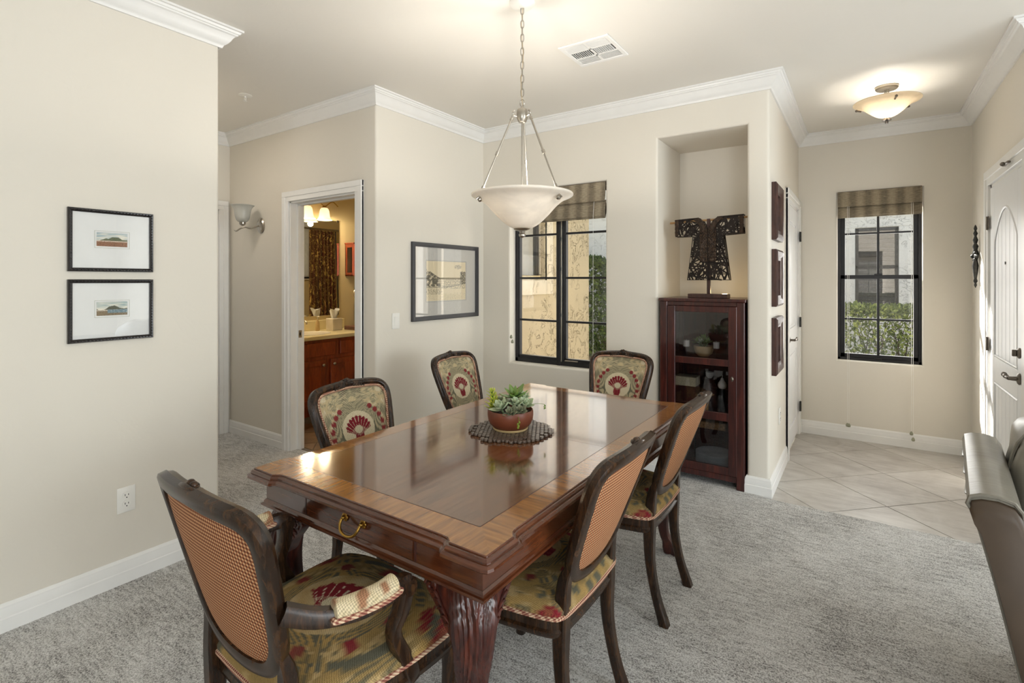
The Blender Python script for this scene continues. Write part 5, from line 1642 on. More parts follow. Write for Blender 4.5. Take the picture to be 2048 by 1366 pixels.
m = MB(); m.box(-0.016, 0.016, -0.0095, -0.005, -0.033, 0.033, 0.001, 1, mat=Matrix.Rotation(R(3), 4, 'X')); m.build('rocker', M['plastic'], sw)

# ================================================================== HALL SCONCE
wsn = thing('wall_sconce', 'brushed nickel wall sconce with frosted bell shade beside the bathroom door', 'sconce', (-4.275, YB, 1.865), 0)
m = MB(); m.lathe([(0.001, 0), (0.052, 0), (0.054, 0.008), (0.045, 0.018), (0.012, 0.024), (0.001, 0.024)], seg=32, mat=Matrix.Translation((0, 0, 0)) @ Matrix.Rotation(R(90), 4, 'X'), sy=1.25)
m.build('wall_plate', M['nickel'], wsn)
m = MB(); m.tube(spline([(0, -0.02, 0.0), (0.0, -0.05, -0.012), (-0.01, -0.09, -0.028), (-0.03, -0.125, -0.020), (-0.055, -0.15, -0.030), (-0.10, -0.165, -0.052), (-0.13, -0.17, -0.040)], 5), [0.0065] * 26 + [0.005, 0.004, 0.003, 0.002, 0.001], 8)
m.lathe([(0.001, -0.020), (0.010, -0.018), (0.024, -0.006), (0.026, 0.018), (0.012, 0.026), (0.001, 0.026)], (-0.045, -0.14, 0.010), seg=20)
m.build('arm', M['nickel'], wsn)
bell = [(0.022, 0.0), (0.040, 0.010), (0.054, 0.035), (0.060, 0.070), (0.066, 0.105), (0.080, 0.132), (0.092, 0.142), (0.089, 0.145), (0.076, 0.136), (0.061, 0.107), (0.055, 0.070), (0.049, 0.037), (0.036, 0.014), (0.020, 0.006)]
m = MB(); m.lathe(sm(bell), (-0.045, -0.14, 0.020), seg=36); m.build('glass_shade', M['frost'], wsn, angle=70)

# ================================================================== ROMAN BLINDS  (local x right, -y room)
def blind(label, loc, w, ztop, zmid, zbot, cords):
    t = thing('roman_blind', label, 'blind', loc)
    m = MB()
    # folded cloth: stacked soft folds
    def fold(z0, z1, y0, d, nm):
        rows = []
        prof = [(y0 + 0.006, z0), (y0 - 0.004, z0 - 0.005), (y0 - d * 0.6, z0 - (z0 - z1) * 0.35), (y0 - d, z1 + 0.022), (y0 - d * 0.95, z1 + 0.004), (y0 - d * 0.6, z1), (y0 - d * 0.3, z1 + 0.010), (y0 + 0.004, z1 + 0.04), (y0 + 0.010, z0)]
        mm = MB()
        mm.loft([[Vector((x, y, z)) for y, z in prof] for x in [w * i / 6 for i in range(7)]])
        return mm.build(nm, M['blind'], t, angle=50)
    fold(ztop, zmid, -0.004, 0.020, 'blind_fold')
    fold(zmid + 0.012, zbot + 0.012, 0.004, 0.026, 'blind_fold')
    fold(zmid - 0.01, zbot, 0.012, 0.020, 'blind_fold')
    m.box(0.002, w - 0.002, -0.004, 0.035, ztop - 0.03, ztop - 0.001); m.build('head_rail', M['framewood'], t)
    for x, zs in cords:
        for j, ze in enumerate(zs):
            m = MB(); m.tube([(x + 0.012 * j, 0.0, ztop - 0.03), (x + 0.012 * j, -0.034, zbot + 0.02), (x + 0.012 * j, -0.036, ze + 0.03)], 0.0012, 6); m.build('cord', M['plastic'], t)
            m = MB(); m.lathe([(0.001, 0.032), (0.004, 0.030), (0.010, 0.020), (0.013, 0.008), (0.009, 0.0), (0.001, -0.001)], (x + 0.012 * j, -0.036, ze), seg=14); m.build('cord_tassel', M['clay2'], t)
    return t
M['clay2'] = plain('sage_wood_tassel', srgb(150, 150, 128), 0.5, var=0.05)
blind('striped woven roman blind at the dining window behind the chandelier bowl', (W1[0] + 0.004, YW + 0.006, 0), W1[1] - W1[0] - 0.008, 2.158, 2.005, 1.875, [(0.035, (0.90, 0.86)), (0.80, (0.80,))])
blind('striped woven roman blind at the entry window by the front door', (W2[0] + 0.003, YE - 0.010, 0), W2[1] - W2[0] - 0.006, 2.178, 2.04, 1.945, [(0.072, (0.118, 0.116)), (0.515, (0.118, 0.070))])

# ================================================================== GLASS CABINET IN THE NICHE
cb = thing('display_cabinet', 'dark cherry display cabinet with three glass panes in the wall niche', 'cabinet', (-0.925, 3.632, 0.009), 0)
cw, cdp, chh = 0.280, 0.44, 1.262
m = MB()
m.box(-cw - 0.008, cw + 0.008, -0.008, cdp, chh - 0.022, chh, 0.003)
m.build('top_board', M['cabwood'], cb)
for sx in (-1, 1):
    x0, x1 = (-cw, -cw + 0.050) if sx < 0 else (cw - 0.050, cw)
    m = MB(); m.box(x0, x1, 0.0, 0.045, 0.0, chh - 0.022, 0.003); m.build('post', M['cabwood'], cb)
    m = MB(); m.box(x0, x1, cdp - 0.045, cdp, 0.0, chh - 0.022, 0.003); m.build('post', M['cabwood'], cb)
    xs = -cw + 0.006 if sx < 0 else cw - 0.018
    m = MB(); m.box(xs, xs + 0.012, 0.04, cdp - 0.04, 0.06, chh - 0.022); m.build('side_panel', M['cabwood'], cb)
m = MB(); m.box(-cw + 0.04, cw - 0.04, cdp - 0.02, cdp - 0.008, 0.06, chh - 0.02); m.build('back_panel', M['cabwood'], cb)
m = MB(); m.box(-cw + 0.05, cw - 0.05, 0.004, 0.03, chh - 0.050, chh - 0.022, 0.002); m.build('rail', M['cabwood'], cb)
m = MB(); m.box(-cw + 0.05, cw - 0.05, 0.004, 0.03, 0.045, 0.085, 0.002); m.build('rail', M['cabwood'], cb)
shz = [0.085, 0.470, 0.838]
for z in shz:
    m = MB(); m.box(-cw + 0.018, cw - 0.018, 0.035, cdp - 0.02, z - 0.018, z, 0.001); m.build('shelf', M['cabwood'], cb)
m = MB()
dx0, dx1 = -0.226, 0.232
m.box(dx0, dx0 + 0.052, -0.002, 0.020, 0.087, chh - 0.052, 0.002); m.box(dx1 - 0.052, dx1, -0.002, 0.020, 0.087, chh - 0.052, 0.002)
zr_ = [0.087, 0.137, 0.444, 0.498, 0.811, 0.856, 1.170, chh - 0.052]
for a_, b_ in ((0, 1), (2, 3), (4, 5), (6, 7)): m.box(dx0 + 0.052, dx1 - 0.052, -0.0015, 0.020, zr_[a_], zr_[b_], 0.002)
dr_ = m.build('door', M['cabwood'], cb)
for a_, b_ in ((1, 2), (3, 4), (5, 6)):
    m = MB(); m.box(dx0 + 0.050, dx1 - 0.050, 0.009, 0.012, zr_[a_] - 0.002, zr_[b_] + 0.002); m.build('pane', M['smokeglass'], dr_, smooth=False)
m = MB(); m.ball((dx1 - 0.024, -0.020, 0.735), (0.009, 0.006, 0.017), 14, 8); m.tube([(dx1 - 0.024, -0.002, 0.735), (dx1 - 0.024, -0.016, 0.735)], 0.005, 8); m.build('knob', M['pewter'], dr_)
CB = Vector((-0.925, 3.632, 0.009))
def cabp(x, y, z): return tuple(CB + Vector((x, y, z)))
for x, lb in ((-0.130, 'left'), (0.075, 'right')):
    t = thing('candle_holder', 'white candle in a glass holder %s of the plant bowl in the cabinet' % lb, 'candle', cabp(x, 0.13, 0.838))
    m = MB(); m.lathe([(0.001, 0), (0.026, 0), (0.026, 0.004), (0.006, 0.010), (0.005, 0.055), (0.012, 0.066), (0.027, 0.070), (0.028, 0.12), (0.026, 0.12), (0.025, 0.074), (0.001, 0.072)], seg=24); m.build('glass_cup', M['glass'], t)
    m = MB(); m.lathe([(0.001, 0.0745), (0.021, 0.0745), (0.0215, 0.118), (0.001, 0.119)], seg=20); m.tube([(0, 0, 0.118), (0, 0, 0.126)], 0.001, 5); m.build('candle', M['ceramic'], t)
t = thing('plant_bowl', 'woven bowl of leafy green succulents behind the cabinet glass', 'plant', cabp(-0.035, 0.23, 0.838))
m = MB(); m.lathe([(0.001, 0), (0.035, 0), (0.058, 0.02), (0.068, 0.05), (0.070, 0.075), (0.064, 0.075), (0.001, 0.065)], seg=28); m.build('bowl', M['clay'], t)
for k in range(7):
    a = k * 0.9
    rosette(t, (0.036 * math.cos(a) * (k > 0), 0.036 * math.sin(a) * (k > 0), 0.098 + (0.022 if k == 0 else 0)), 'b' if k % 2 else 'g', 9, 0.85, (-0.5 * math.sin(a) * (k > 0), 0.5 * math.cos(a) * (k > 0)), 0.035)
t = thing('woven_box', 'cream woven box on the middle cabinet shelf', 'box', cabp(-0.135, 0.17, 0.470))
M['weave'] = plain('cream_woven_cane', srgb(196, 184, 148), 0.8, var=0.1, vscale=120, bump=0.6, bscale=160, bdist=0.003)
m = MB(); m.box(-0.075, 0.075, -0.06, 0.06, 0.16, 0.225, 0.003); m.build('box_lid', M['weave'], t)
m = MB(); m.box(-0.072, 0.072, -0.057, 0.057, 0.0, 0.16, 0.003); m.build('box_body', M['cabwood'], t)
t = thing('ceramic_pear', 'white ceramic pear on a dark stand behind the middle pane', 'ornament', cabp(0.105, 0.17, 0.470))
m = MB(); m.lathe([(0.001, 0), (0.020, 0), (0.020, 0.10), (0.014, 0.155), (0.001, 0.156)], seg=20); m.build('stand', M['iron'], t)
m = MB(); m.lathe(sm([(0.001, 0.156), (0.020, 0.160), (0.029, 0.178), (0.026, 0.198), (0.014, 0.216), (0.009, 0.230), (0.001, 0.236)]), seg=24); m.tube([(0, 0, 0.234), (0.003, 0, 0.252)], 0.0018, 6); m.build('pear', M['ceramic'], t)
t = thing('small_cup', 'small white cup on a stack of bowls in the middle of the cabinet', 'cup', cabp(-0.01, 0.30, 0.470))
m = MB(); m.lathe([(0.001, 0), (0.06, 0.0), (0.07, 0.06), (0.05, 0.12), (0.04, 0.17), (0.055, 0.20), (0.045, 0.20), (0.001, 0.18)], seg=24); m.build('stacked_bowls', M['framewood'], t)
m = MB(); m.lathe([(0.001, 0.20), (0.014, 0.20), (0.026, 0.215), (0.030, 0.245), (0.027, 0.245), (0.001, 0.212)], seg=20); m.build('cup', M['ceramic'], t)
t = thing('wooden_dish', 'flat brown wooden dish on the middle cabinet shelf', 'dish', cabp(0.022, 0.085, 0.470))
m = MB(); m.tube([(0, 0, 0), (0, 0, 0.115)], 0.012, 10); m.lathe([(0.001, 0.112), (0.03, 0.114), (0.05, 0.125), (0.047, 0.127), (0.001, 0.118)], seg=28); m.build('dish', M['woodrod'], t)
t = thing('wicker_tray', 'brown wicker tray on the cabinet\'s lower section above the plates', 'basket', cabp(0.04, 0.20, 0.085 + 0.2585))
m = MB(); m.box(-0.10, 0.10, -0.08, 0.08, 0.0, 0.050, 0.006); m.build('wicker', plain('brown_wicker', srgb(150, 116, 78), 0.8, var=0.25, vscale=60, bump=0.8, bscale=150, bdist=0.004), t)
m = MB(); m.box(-0.15, 0.19, 0.03, 0.33, -0.012, -0.001); m.tube([(-0.14, 0.05, -0.01), (-0.14, 0.05, -0.255)], 0.006, 6); m.tube([(0.18, 0.05, -0.01), (0.18, 0.05, -0.255)], 0.006, 6); m.build('rack', M['iron'], t)
t0 = None
plm = MB(); plm.lathe([(0.001, 0), (0.075, 0), (0.080, 0.003), (0.125, 0.012), (0.128, 0.014), (0.124, 0.0145), (0.078, 0.006), (0.001, 0.004)], seg=40)
plme = plm.mesh('plate', M['platemat'] if 'platemat' in M else plain('pale_blue_plates', srgb(190, 200, 204), 0.2, var=0.08), angle=40)
for k in range(9):
    o = bpy.data.objects.new('plate', plme); COL.objects.link(o); o.location = cabp(0.05, 0.19, 0.0855 + k * 0.0088)
    tag(o, 'pale plate stacked in the glass cabinet, %s' % ('bottom plate of the stack', 'second plate from the bottom', 'third plate from the bottom', 'fourth from the bottom', 'middle plate of the nine', 'fourth from the top', 'third plate from the top', 'second plate from the top', 'topmost of the stack')[k], 'plate', 'stack of plates in the cabinet')

# ================================================================== TUNIC SCULPTURE
ts = thing('tunic_sculpture', 'openwork black metal tunic on a wooden rod and stand on top of the cabinet', 'sculpture', (-0.905, 3.78, 1.2712))
m = MB(); m.box(-0.132, 0.132, -0.055, 0.055, 0.0, 0.030, 0.003); m.build('base', M['framewood'], ts)
m = MB(); m.box(-0.012, 0.012, -0.009, 0.009, 0.03, 0.56, 0.002); m.build('pole', M['framewood'], ts)
ZR = 0.545
m = MB(); m.tube([(-0.272, 0.0, ZR), (0.268, 0.0, ZR + 0.012)], 0.0075, 12); m.build('rod', M['woodrod'], ts)
def inpoly(x, z, P):
    c = False; n = len(P); j = n - 1
    for i in range(n):
        if (P[i][1] > z) != (P[j][1] > z) and x < (P[j][0] - P[i][0]) * (z - P[i][1]) / (P[j][1] - P[i][1]) + P[i][0]: c = not c
        j = i
    return c
neck = [(-0.065, ZR + 0.022), (-0.035, ZR - 0.004), (0.0, ZR - 0.058), (0.035, ZR - 0.004), (0.065, ZR + 0.022)]
P = [(-0.142, 0.128), (0.142, 0.128), (0.103, 0.438), (0.232, 0.448), (0.232, 0.573)] + list(reversed(neck)) + [(-0.225, 0.562), (-0.225, 0.442), (-0.103, 0.438)]
rnd = random.Random(11)
M['tunic'] = plain('black_patinated_metal', srgb(40, 32, 28), 0.45, 0.5, 0.3, 30, 0.3, 60)
def strips(poly, n, seed, y, wmin=0.006, wmax=0.011):
    rnd = random.Random(seed); m = MB()
    xs = [p[0] for p in poly]; zs = [p[1] for p in poly]
    k = 0; tries = 0
    while k < n and tries < n * 30:
        tries += 1
        x, z = rnd.uniform(min(xs), max(xs)), rnd.uniform(min(zs), max(zs))
        if not inpoly(x, z, poly): continue
        a = rnd.choice([0, 60, 120, 35, 95, 150]) + rnd.uniform(-12, 12)
        d = Vector((math.cos(R(a)), 0, math.sin(R(a))))
        L1 = L2 = 0.0
        while L1 < 0.07 and inpoly(x + d.x * (L1 + 0.004), z + d.z * (L1 + 0.004), poly): L1 += 0.004
        while L2 < 0.07 and inpoly(x - d.x * (L2 + 0.004), z - d.z * (L2 + 0.004), poly): L2 += 0.004
        if L1 + L2 < 0.02: continue
        p0 = Vector((x, y + rnd.uniform(-0.002, 0.002), z)) - d * L2; p1 = Vector((x, y + rnd.uniform(-0.002, 0.002), z)) + d * L1
        w = rnd.uniform(wmin, wmax) / 2
        s = d.cross(Vector((0, 1, 0))) * w
        t_ = Vector((0, 0.0012, 0))
        m.loft([[p0 + s + t_, p0 - s + t_, p0 - s - t_, p0 + s - t_], [p1 + s + t_, p1 - s + t_, p1 - s - t_, p1 + s - t_]])
        k += 1
    return m
for yy, seed, nm in ((-0.020, 4, 'front_panel'), (0.022, 8, 'rear_panel')):
    m = strips(P, 185 if yy < 0 else 60, seed, yy)
    bd = [(x, yy, z) for x, z in P]
    m.tube(bd, 0.0045, 5, closed=True)
    o = m.build(nm, M['tunic'], ts, smooth=False); o['kind'] = 'stuff'
m = MB()
for sx in (-1, 1):
    for k in range(5):
        x0 = sx * (0.008 + k * 0.0105)
        ztop = ZR - 0.056 + (abs(x0) / 0.035) * 0.052 if abs(x0) < 0.035 else ZR + 0.004
        pts = [(x0 + 0.0022 * math.sin(i * 1.9 + k), -0.027 + 0.002 * math.cos(i * 1.9), 0.258 + (ztop - 0.258) * i / 44) for i in range(45)]
        m.tube(pts, [0.0044 + 0.0013 * (i % 2) for i in range(45)], 6)
    # collar and cuff cords
    for k in range(4):
        off = 0.006 + k * 0.010
        m.tube(spline([(sx * (0.005 + off * 0.6), -0.027, ZR - 0.066 - off * 0.2), (sx * (0.036 + off), -0.027, ZR - 0.008), (sx * (0.066 + off), -0.022, ZR + 0.020)], 8), [0.0042 + 0.0012 * (i % 2) for i in range(17)], 6)
    for k in range(3):
        xx = sx * (0.226 - k * 0.008)
        m.tube([(xx + 0.0015 * math.sin(i * 2), -0.025, 0.446 + i * 0.0098) for i in range(13)], [0.004 + 0.0012 * (i % 2) for i in range(13)], 6)
M['cordmetal'] = plain('brown_twisted_cord', srgb(74, 56, 42), 0.5, 0.3, 0.4, 60, 0.3, 120)
o = m.build('corded_placket', M['cordmetal'], ts, label='brown twisted cord placket and cuffs'); o['kind'] = 'stuff'
m = MB(); m.tube([(-0.052, -0.028, 0.254), (0.052, -0.028, 0.254)], 0.003, 6); m.tube([(0, -0.03, 0.13), (0, -0.03, 0.48)], 0.0022, 6); m.build('waist_band', M['tunic'], ts)
l = bulb_light((-0.83, 3.93, 1.315), 0.7, (1.0, 0.72, 0.36), 0.02, 'assumed_niche_light')  # assumed light for the warm niche glow, no source visible there
nl = thing('assumed_uplight', 'small dark puck light assumed from the niche glow, hidden behind the tunic sculpture on the cabinet', 'assumed lamp', (-0.83, 3.93, 1.2712))  # lamp added out of sight behind the base, assumed source of the glow
m = MB(); m.lathe([(0.001, 0), (0.03, 0), (0.032, 0.004), (0.028, 0.020), (0.001, 0.020)], seg=20); m.build('assumed_lamp_body', M['iron'], nl)
m = MB(); m.lathe([(0.001, 0.0202), (0.022, 0.0202), (0.020, 0.022), (0.001, 0.023)], seg=20); m.build('assumed_lamp_lens', M['bulb'], nl)

# ================================================================== IRON ORNAMENT BY THE FRONT DOOR
orn = thing('iron_wall_ornament', 'dark iron cross ornament on the wall beside the front door', 'ornament', (XR - 0.001, 5.10, 1.575), R(-90))
m = MB()
m.lathe([(0.001, 0.235), (0.006, 0.225), (0.011, 0.205), (0.006, 0.190), (0.014, 0.170), (0.007, 0.150), (0.016, 0.120), (0.009, 0.095), (0.018, 0.075), (0.012, 0.05), (0.020, 0.02), (0.012, -0.03), (0.019, -0.07), (0.014, -0.12), (0.008, -0.165), (0.013, -0.185), (0.006, -0.20), (0.009, -0.215), (0.001, -0.235)], (0, -0.020, 0), seg=12)
m.build('shaft', M['iron'], orn)
m = MB()
for sx in (-1, 1):
    m.ball((sx * 0.030, -0.022, 0.0), (0.016, 0.012, 0.020), 10, 6); m.ball((sx * 0.052, -0.022, 0.0), (0.013, 0.010, 0.014), 10, 6); m.ball((sx * 0.068, -0.02, 0.0), 0.006, 8, 5)
    for sz in (-1, 1): m.ball((sx * 0.024, -0.026, sz * 0.024), (0.013, 0.010, 0.013), 10, 6)
m.ball((0, -0.034, 0), 0.016, 12, 8)
m.build('cross_boss', M['iron'], orn)

# ================================================================== LEATHER SOFA
sf = thing('leather_sofa', 'grey taupe leather sofa arm and cushions at the right edge of the room', 'sofa', (0.345, 2.24, 0.009), R(-6))
def soft(c, r, e1=0.45, e2=0.45, seg=40, rings=24, rot=None, puff=None):
    """superellipsoid cushion"""
    rows = []
    sp_ = lambda v, e: (abs(v) ** e) * (1 if v >= 0 else -1)
    for i in range(rings + 1):
        v = -math.pi / 2 + math.pi * i / rings
        row = []
        for j in range(seg):
            u = 2 * math.pi * j / seg
            p = Vector((r[0] * sp_(math.cos(v), e1) * sp_(math.cos(u), e2), r[1] * sp_(math.cos(v), e1) * sp_(math.sin(u), e2), r[2] * sp_(math.sin(v), e1)))
            n = noise.noise(Vector((p.x * 9, p.y * 9, p.z * 9 + c[0]))) * (puff or 0)
            p = p + p.normalized() * n
            if rot is not None: p = rot @ p
            row.append(p + Vector(c))
        rows.append(row)
    m = MB(); m.grid(rows, close_u=True)
    return m
# flared arm: section in x-z, extruded along y
y0, y1 = -0.375, 0.375
sec = [(0.165, 0.02), (0.115, 0.05), (0.075, 0.16), (0.030, 0.36), (-0.015, 0.58), (-0.055, 0.745), (-0.072, 0.775), (-0.066, 0.795), (-0.045, 0.804), (-0.01, 0.806), (0.022, 0.798), (0.038, 0.775), (0.050, 0.70), (0.10, 0.45), (0.19, 0.05), (0.18, 0.02)]
m = MB(); m.loft([[Vector((x, y, z)) for x, z in sec] for y in [y0 + (y1 - y0) * i / 8 for i in range(9)]])
m.build('arm', M['leather'], sf, angle=50)
m = MB(); m.loft([[Vector((0.90 - x, y, z)) for x, z in sec] for y in [y0 + (y1 - y0) * i / 8 for i in range(9)]])
m.build('arm', M['leather'], sf, angle=50)
m = MB()
shr = lambda f: [(0.03 + (x - 0.03) * f, 0.42 + (z - 0.42) * f) for x, z in sec]
m.loft([[Vector((x, y0, z)) for x, z in shr(0.97)], [Vector((x, y0 - 0.012, z)) for x, z in shr(0.95)], [Vector((x, y0 - 0.016, z)) for x, z in shr(0.86)]])
m.build('arm_front', plain('shaded_brown_leather', srgb(74, 60, 46), 0.45, var=0.05), sf, angle=60, label='brown front panel of the arm, darkened in colour as its shaded end')  # brown tone includes the shade on this end face
m = MB(); m.tube([(x, y0 - 0.003, z) for x, z in sec], 0.005, 6, closed=True); m.build('piping', M['leather'], sf)
m = MB()
for (ya, yb_) in ((-0.30, -0.16), (-0.10, 0.06), (0.12, 0.26)):
    m = MB()
    m.tube(spline([(-0.069, ya, 0.775), (-0.072, (ya + yb_) / 2 - 0.02, 0.766), (-0.069, yb_, 0.778)], 5), [0.002, 0.0025, 0.003, 0.0035, 0.004, 0.004, 0.0035, 0.003, 0.0025, 0.002, 0.0015], 6)
    m.build('gathered_seam', M['leather'], sf)
soft((0.42, 0.20, 0.645), (0.385, 0.25, 0.32), 0.55, 0.5, puff=0.022).build('back_cushion', M['leather'], sf, angle=80)
m = MB()
pts = []
for j in range(40):
    u = 2 * math.pi * j / 40
    sp_ = lambda v, e: (abs(v) ** e) * (1 if v >= 0 else -1)
    pts.append((0.42 + 0.380 * sp_(math.cos(u), 0.55), 0.20 - 0.10, 0.645 + 0.318 * sp_(math.sin(u), 0.55)))
m.tube(pts, 0.006, 6, closed=True); m.build('piping', M['leather'], sf)
soft((0.47, -0.08, 0.36), (0.37, 0.36, 0.13), 0.4, 0.35, puff=0.01).build('seat_cushion', M['leather'], sf, angle=80)
m = MB(); m.box(0.10, 0.90, -0.36, 0.37, 0.02, 0.26, 0.02, 3); m.box(0.10, 0.90, 0.30, 0.42, 0.2, 0.80, 0.03, 3); m.build('sofa_base', M['leather'], sf)

# ================================================================== BATHROOM
XV = -4.62                      # vanity front plane; wall behind it at -5.20
va = thing('bath_vanity', 'red cherry bathroom vanity with round knobs seen through the doorway', 'vanity', (XV, 3.33, 0.0), R(90))
# local: x along +Y world, -y towards +X world
x0, x1 = -0.70, 0.62
m = MB(); m.box(x0, x1, 0.06, 0.575, 0.0, 0.10); m.box(x0, x1, 0.0, 0.575, 0.10, 0.785, 0.002); m.build('body', M['vanity'], va)
def cabfront(parent, nm, a, b_, z0, z1, panel=True):
    m = MB(); m.box(a, b_, -0.020, 0.0, z0, z1, 0.003)
    o = m.build(nm, M['vanity'], parent)
    if panel:
        w = 0.055
        m = MB()
        m.box(a, a + w, -0.026, -0.018, z0, z1, 0.002); m.box(b_ - w, b_, -0.026, -0.018, z0, z1, 0.002); m.box(a + w, b_ - w, -0.026, -0.018, z0, z0 + w, 0.002); m.box(a + w, b_ - w, -0.026, -0.018, z1 - w, z1, 0.002)
        m.build('door_frame', M['vanity'], o)
    return o
def knob(parent, x, z):
    m = MB(); m.lathe([(0.001, 0), (0.006, 0), (0.006, 0.012), (0.014, 0.018), (0.016, 0.026), (0.009, 0.032), (0.001, 0.033)], seg=16, mat=Matrix.Translation((x, -0.024, z)) @ Matrix.Rotation(R(90), 4, 'X'))
    return m.build('knob', M['nickel'], parent)
# door divide seen at Y ~ 3.29 world -> local -0.06
ds = [(-0.60, -0.335), (-0.275, -0.005), (0.055, 0.40)]
o = cabfront(va, 'door', -0.66, -0.365, 0.13, 0.575); knob(o, -0.40, 0.525)
o = cabfront(va, 'door', -0.345, -0.045, 0.13, 0.575); knob(o, -0.072, 0.525)
o = cabfront(va, 'door', 0.030, 0.44, 0.13, 0.575); knob(o, 0.060, 0.525)
cabfront(va, 'drawer', -0.345, 0.10 - 0.012, 0.615, 0.755, False)
cabfront(va, 'drawer', -0.66, -0.365, 0.615, 0.755, False)
cabfront(va, 'drawer', 0.15, 0.58, 0.615, 0.755, False)
ct = thing('countertop', 'cream vanity countertop with sink basin and backsplash in the bathroom', 'countertop', (XV, 3.35, 0.787), R(90))
m = MB(); m.box(x0, x1 + 0.01, -0.035, 0.578, 0.0, 0.040, 0.008, 3); m.build('slab', M['counter'], ct)
m = MB(); m.box(x0, x1 + 0.01, 0.560, 0.578, 0.040, 0.150, 0.004); m.build('backsplash', M['counter'], ct)
m = MB(); m.lathe([(0.24, 0.041), (0.235, 0.046), (0.22, 0.0445), (0.21, 0.0405)], (-0.06, 0.27, 0), seg=40, sx=1.0, sy=0.8, capends=False); m.lathe([(0.215, 0.0402), (0.001, 0.0401)], (-0.06, 0.27, 0), seg=40, sy=0.8, capends=False); m.build('sink_basin', M['ceramic'], ct)
def vpt(x, y, z): return (XV - y, 3.40 + x, z)
t = thing('faucet', 'brushed nickel faucet at the left of the bathroom sink', 'faucet', vpt(-0.10, 0.46, 0.8345), R(90))
m = MB(); m.lathe([(0.001, 0), (0.026, 0), (0.022, 0.01), (0.015, 0.04), (0.016, 0.10), (0.020, 0.13), (0.012, 0.145), (0.001, 0.147)], seg=20)
m.tube(spline([(0, 0, 0.10), (0, -0.06, 0.13), (0, -0.13, 0.115), (0, -0.145, 0.09)], 5), 0.010, 10); m.tube([(0, 0.0, 0.145), (0.03, 0.02, 0.175)], 0.006, 8); m.tube(spline([(0.01, 0, 0.09), (0.04, 0, 0.095), (0.06, 0, 0.094)], 3), 0.005, 8)
m.build('spout', M['nickel'], t)
t = thing('soap_dispenser', 'clear pump soap bottle on the bathroom counter', 'bottle', vpt(0.135, 0.46, 0.8275), R(90))
m = MB(); m.lathe([(0.001, 0), (0.024, 0), (0.026, 0.01), (0.024, 0.07), (0.022, 0.10), (0.012, 0.118), (0.010, 0.13), (0.001, 0.13)], seg=20, sy=0.7); m.build('bottle', M['clay'], t)
m = MB(); m.tube([(0, 0, 0.13), (0, 0, 0.158)], 0.005, 8); m.lathe([(0.001, 0.156), (0.011, 0.156), (0.011, 0.166), (0.001, 0.168)], seg=12); m.tube([(0, 0, 0.162), (0, -0.035, 0.160)], 0.0045, 8); m.build('pump', M['ceramic'], t)
t = thing('tissue_box', 'square tissue box cover with a tissue pulled up on the bathroom counter', 'tissue box', vpt(0.31, 0.40, 0.8275), R(90))
m = MB(); m.box(-0.065, 0.065, -0.065, 0.065, 0, 0.135, 0.004); m.build('box_cover', plain('pale_grey_box', srgb(206, 198, 184), 0.6, var=0.05), t)
rows = []
for i in range(9):
    f = i / 8
    rows.append([Vector(((0.030 + 0.028 * f) * math.cos(a) * (1 + 0.25 * math.sin(3 * a + f * 3)), (0.014 + 0.028 * f) * math.sin(a) * (1 + 0.3 * math.sin(4 * a)), 0.130 + 0.105 * f * (1 + 0.12 * math.sin(2 * a + 1)))) for a in [2 * math.pi * j / 24 for j in range(24)]])
m = MB(); m.grid(rows, close_u=True); m.build('tissue', M['matboard'], t, angle=80)
t = thing('folded_towels', 'small stack of folded brown towels at the right end of the bathroom counter', 'towels', vpt(0.50, 0.26, 0.8275), R(90))
m = MB()
for k in range(3): m.box(-0.085, 0.085, -0.10, 0.10, k * 0.0145, k * 0.0145 + 0.0135, 0.006, 3)
m.build('towel', plain('brown_terry', srgb(112, 78, 56), 0.95, var=0.12, bump=0.6, bscale=200, bdist=0.003), t)
m = MB(); m.box(-0.02, 0.09, -0.105, -0.02, 0.0435, 0.056, 0.004, 2); m.build('soap_tray', M['iron'], t)
# mirror
t = thing('bath_mirror', 'large frameless mirror above the vanity reflecting the shower curtain', 'mirror', (-5.198, 3.35, 0.985), R(90))
m = MB(); m.box(-0.72, 0.555, -0.007, 0.0, 0.0, 1.12, 0.002); m.build('mirror_glass', M['mirror'], t)
for x, z in ((0.535, 1.115), (-0.6, 1.115), (0.535, 0.005)):
    m = MB(); m.box(x - 0.012, x + 0.012, -0.010, 0.0, z - 0.012, z + 0.012, 0.001); m.build('mirror_clip', M['nickel'], t)
# vanity light: wavy bar with bell shades opening downwards
t = thing('vanity_light', 'nickel vanity light with frosted bell shades glowing above the mirror', 'light', (-5.199, 3.37, 2.27), R(90))
m = MB(); m.lathe([(0.001, 0), (0.06, 0), (0.062, 0.01), (0.05, 0.02), (0.001, 0.022)], seg=28, mat=Matrix.Rotation(R(90), 4, 'X') @ Matrix.Scale(1.0, 4)); m.tube([(0, -0.02, 0), (0, -0.13, 0.0)], 0.008, 8); m.build('wall_plate', M['nickel'], t)
sx_ = (-0.30, -0.08, 0.14, 0.34)
pts = []
for k in range(33):
    x = -0.42 + k * 0.84 / 32
    pts.append((x, -0.14, 0.030 * math.cos((x - 0.24) * 2 * math.pi / 0.215 + math.pi) - 0.0))
m = MB(); m.tube(pts, 0.006, 8); m.build('wavy_bar', M['brass'], t)
for x in (-0.19 + 0.215 * 0 - 0.0, 0.024, 0.239):
    pass
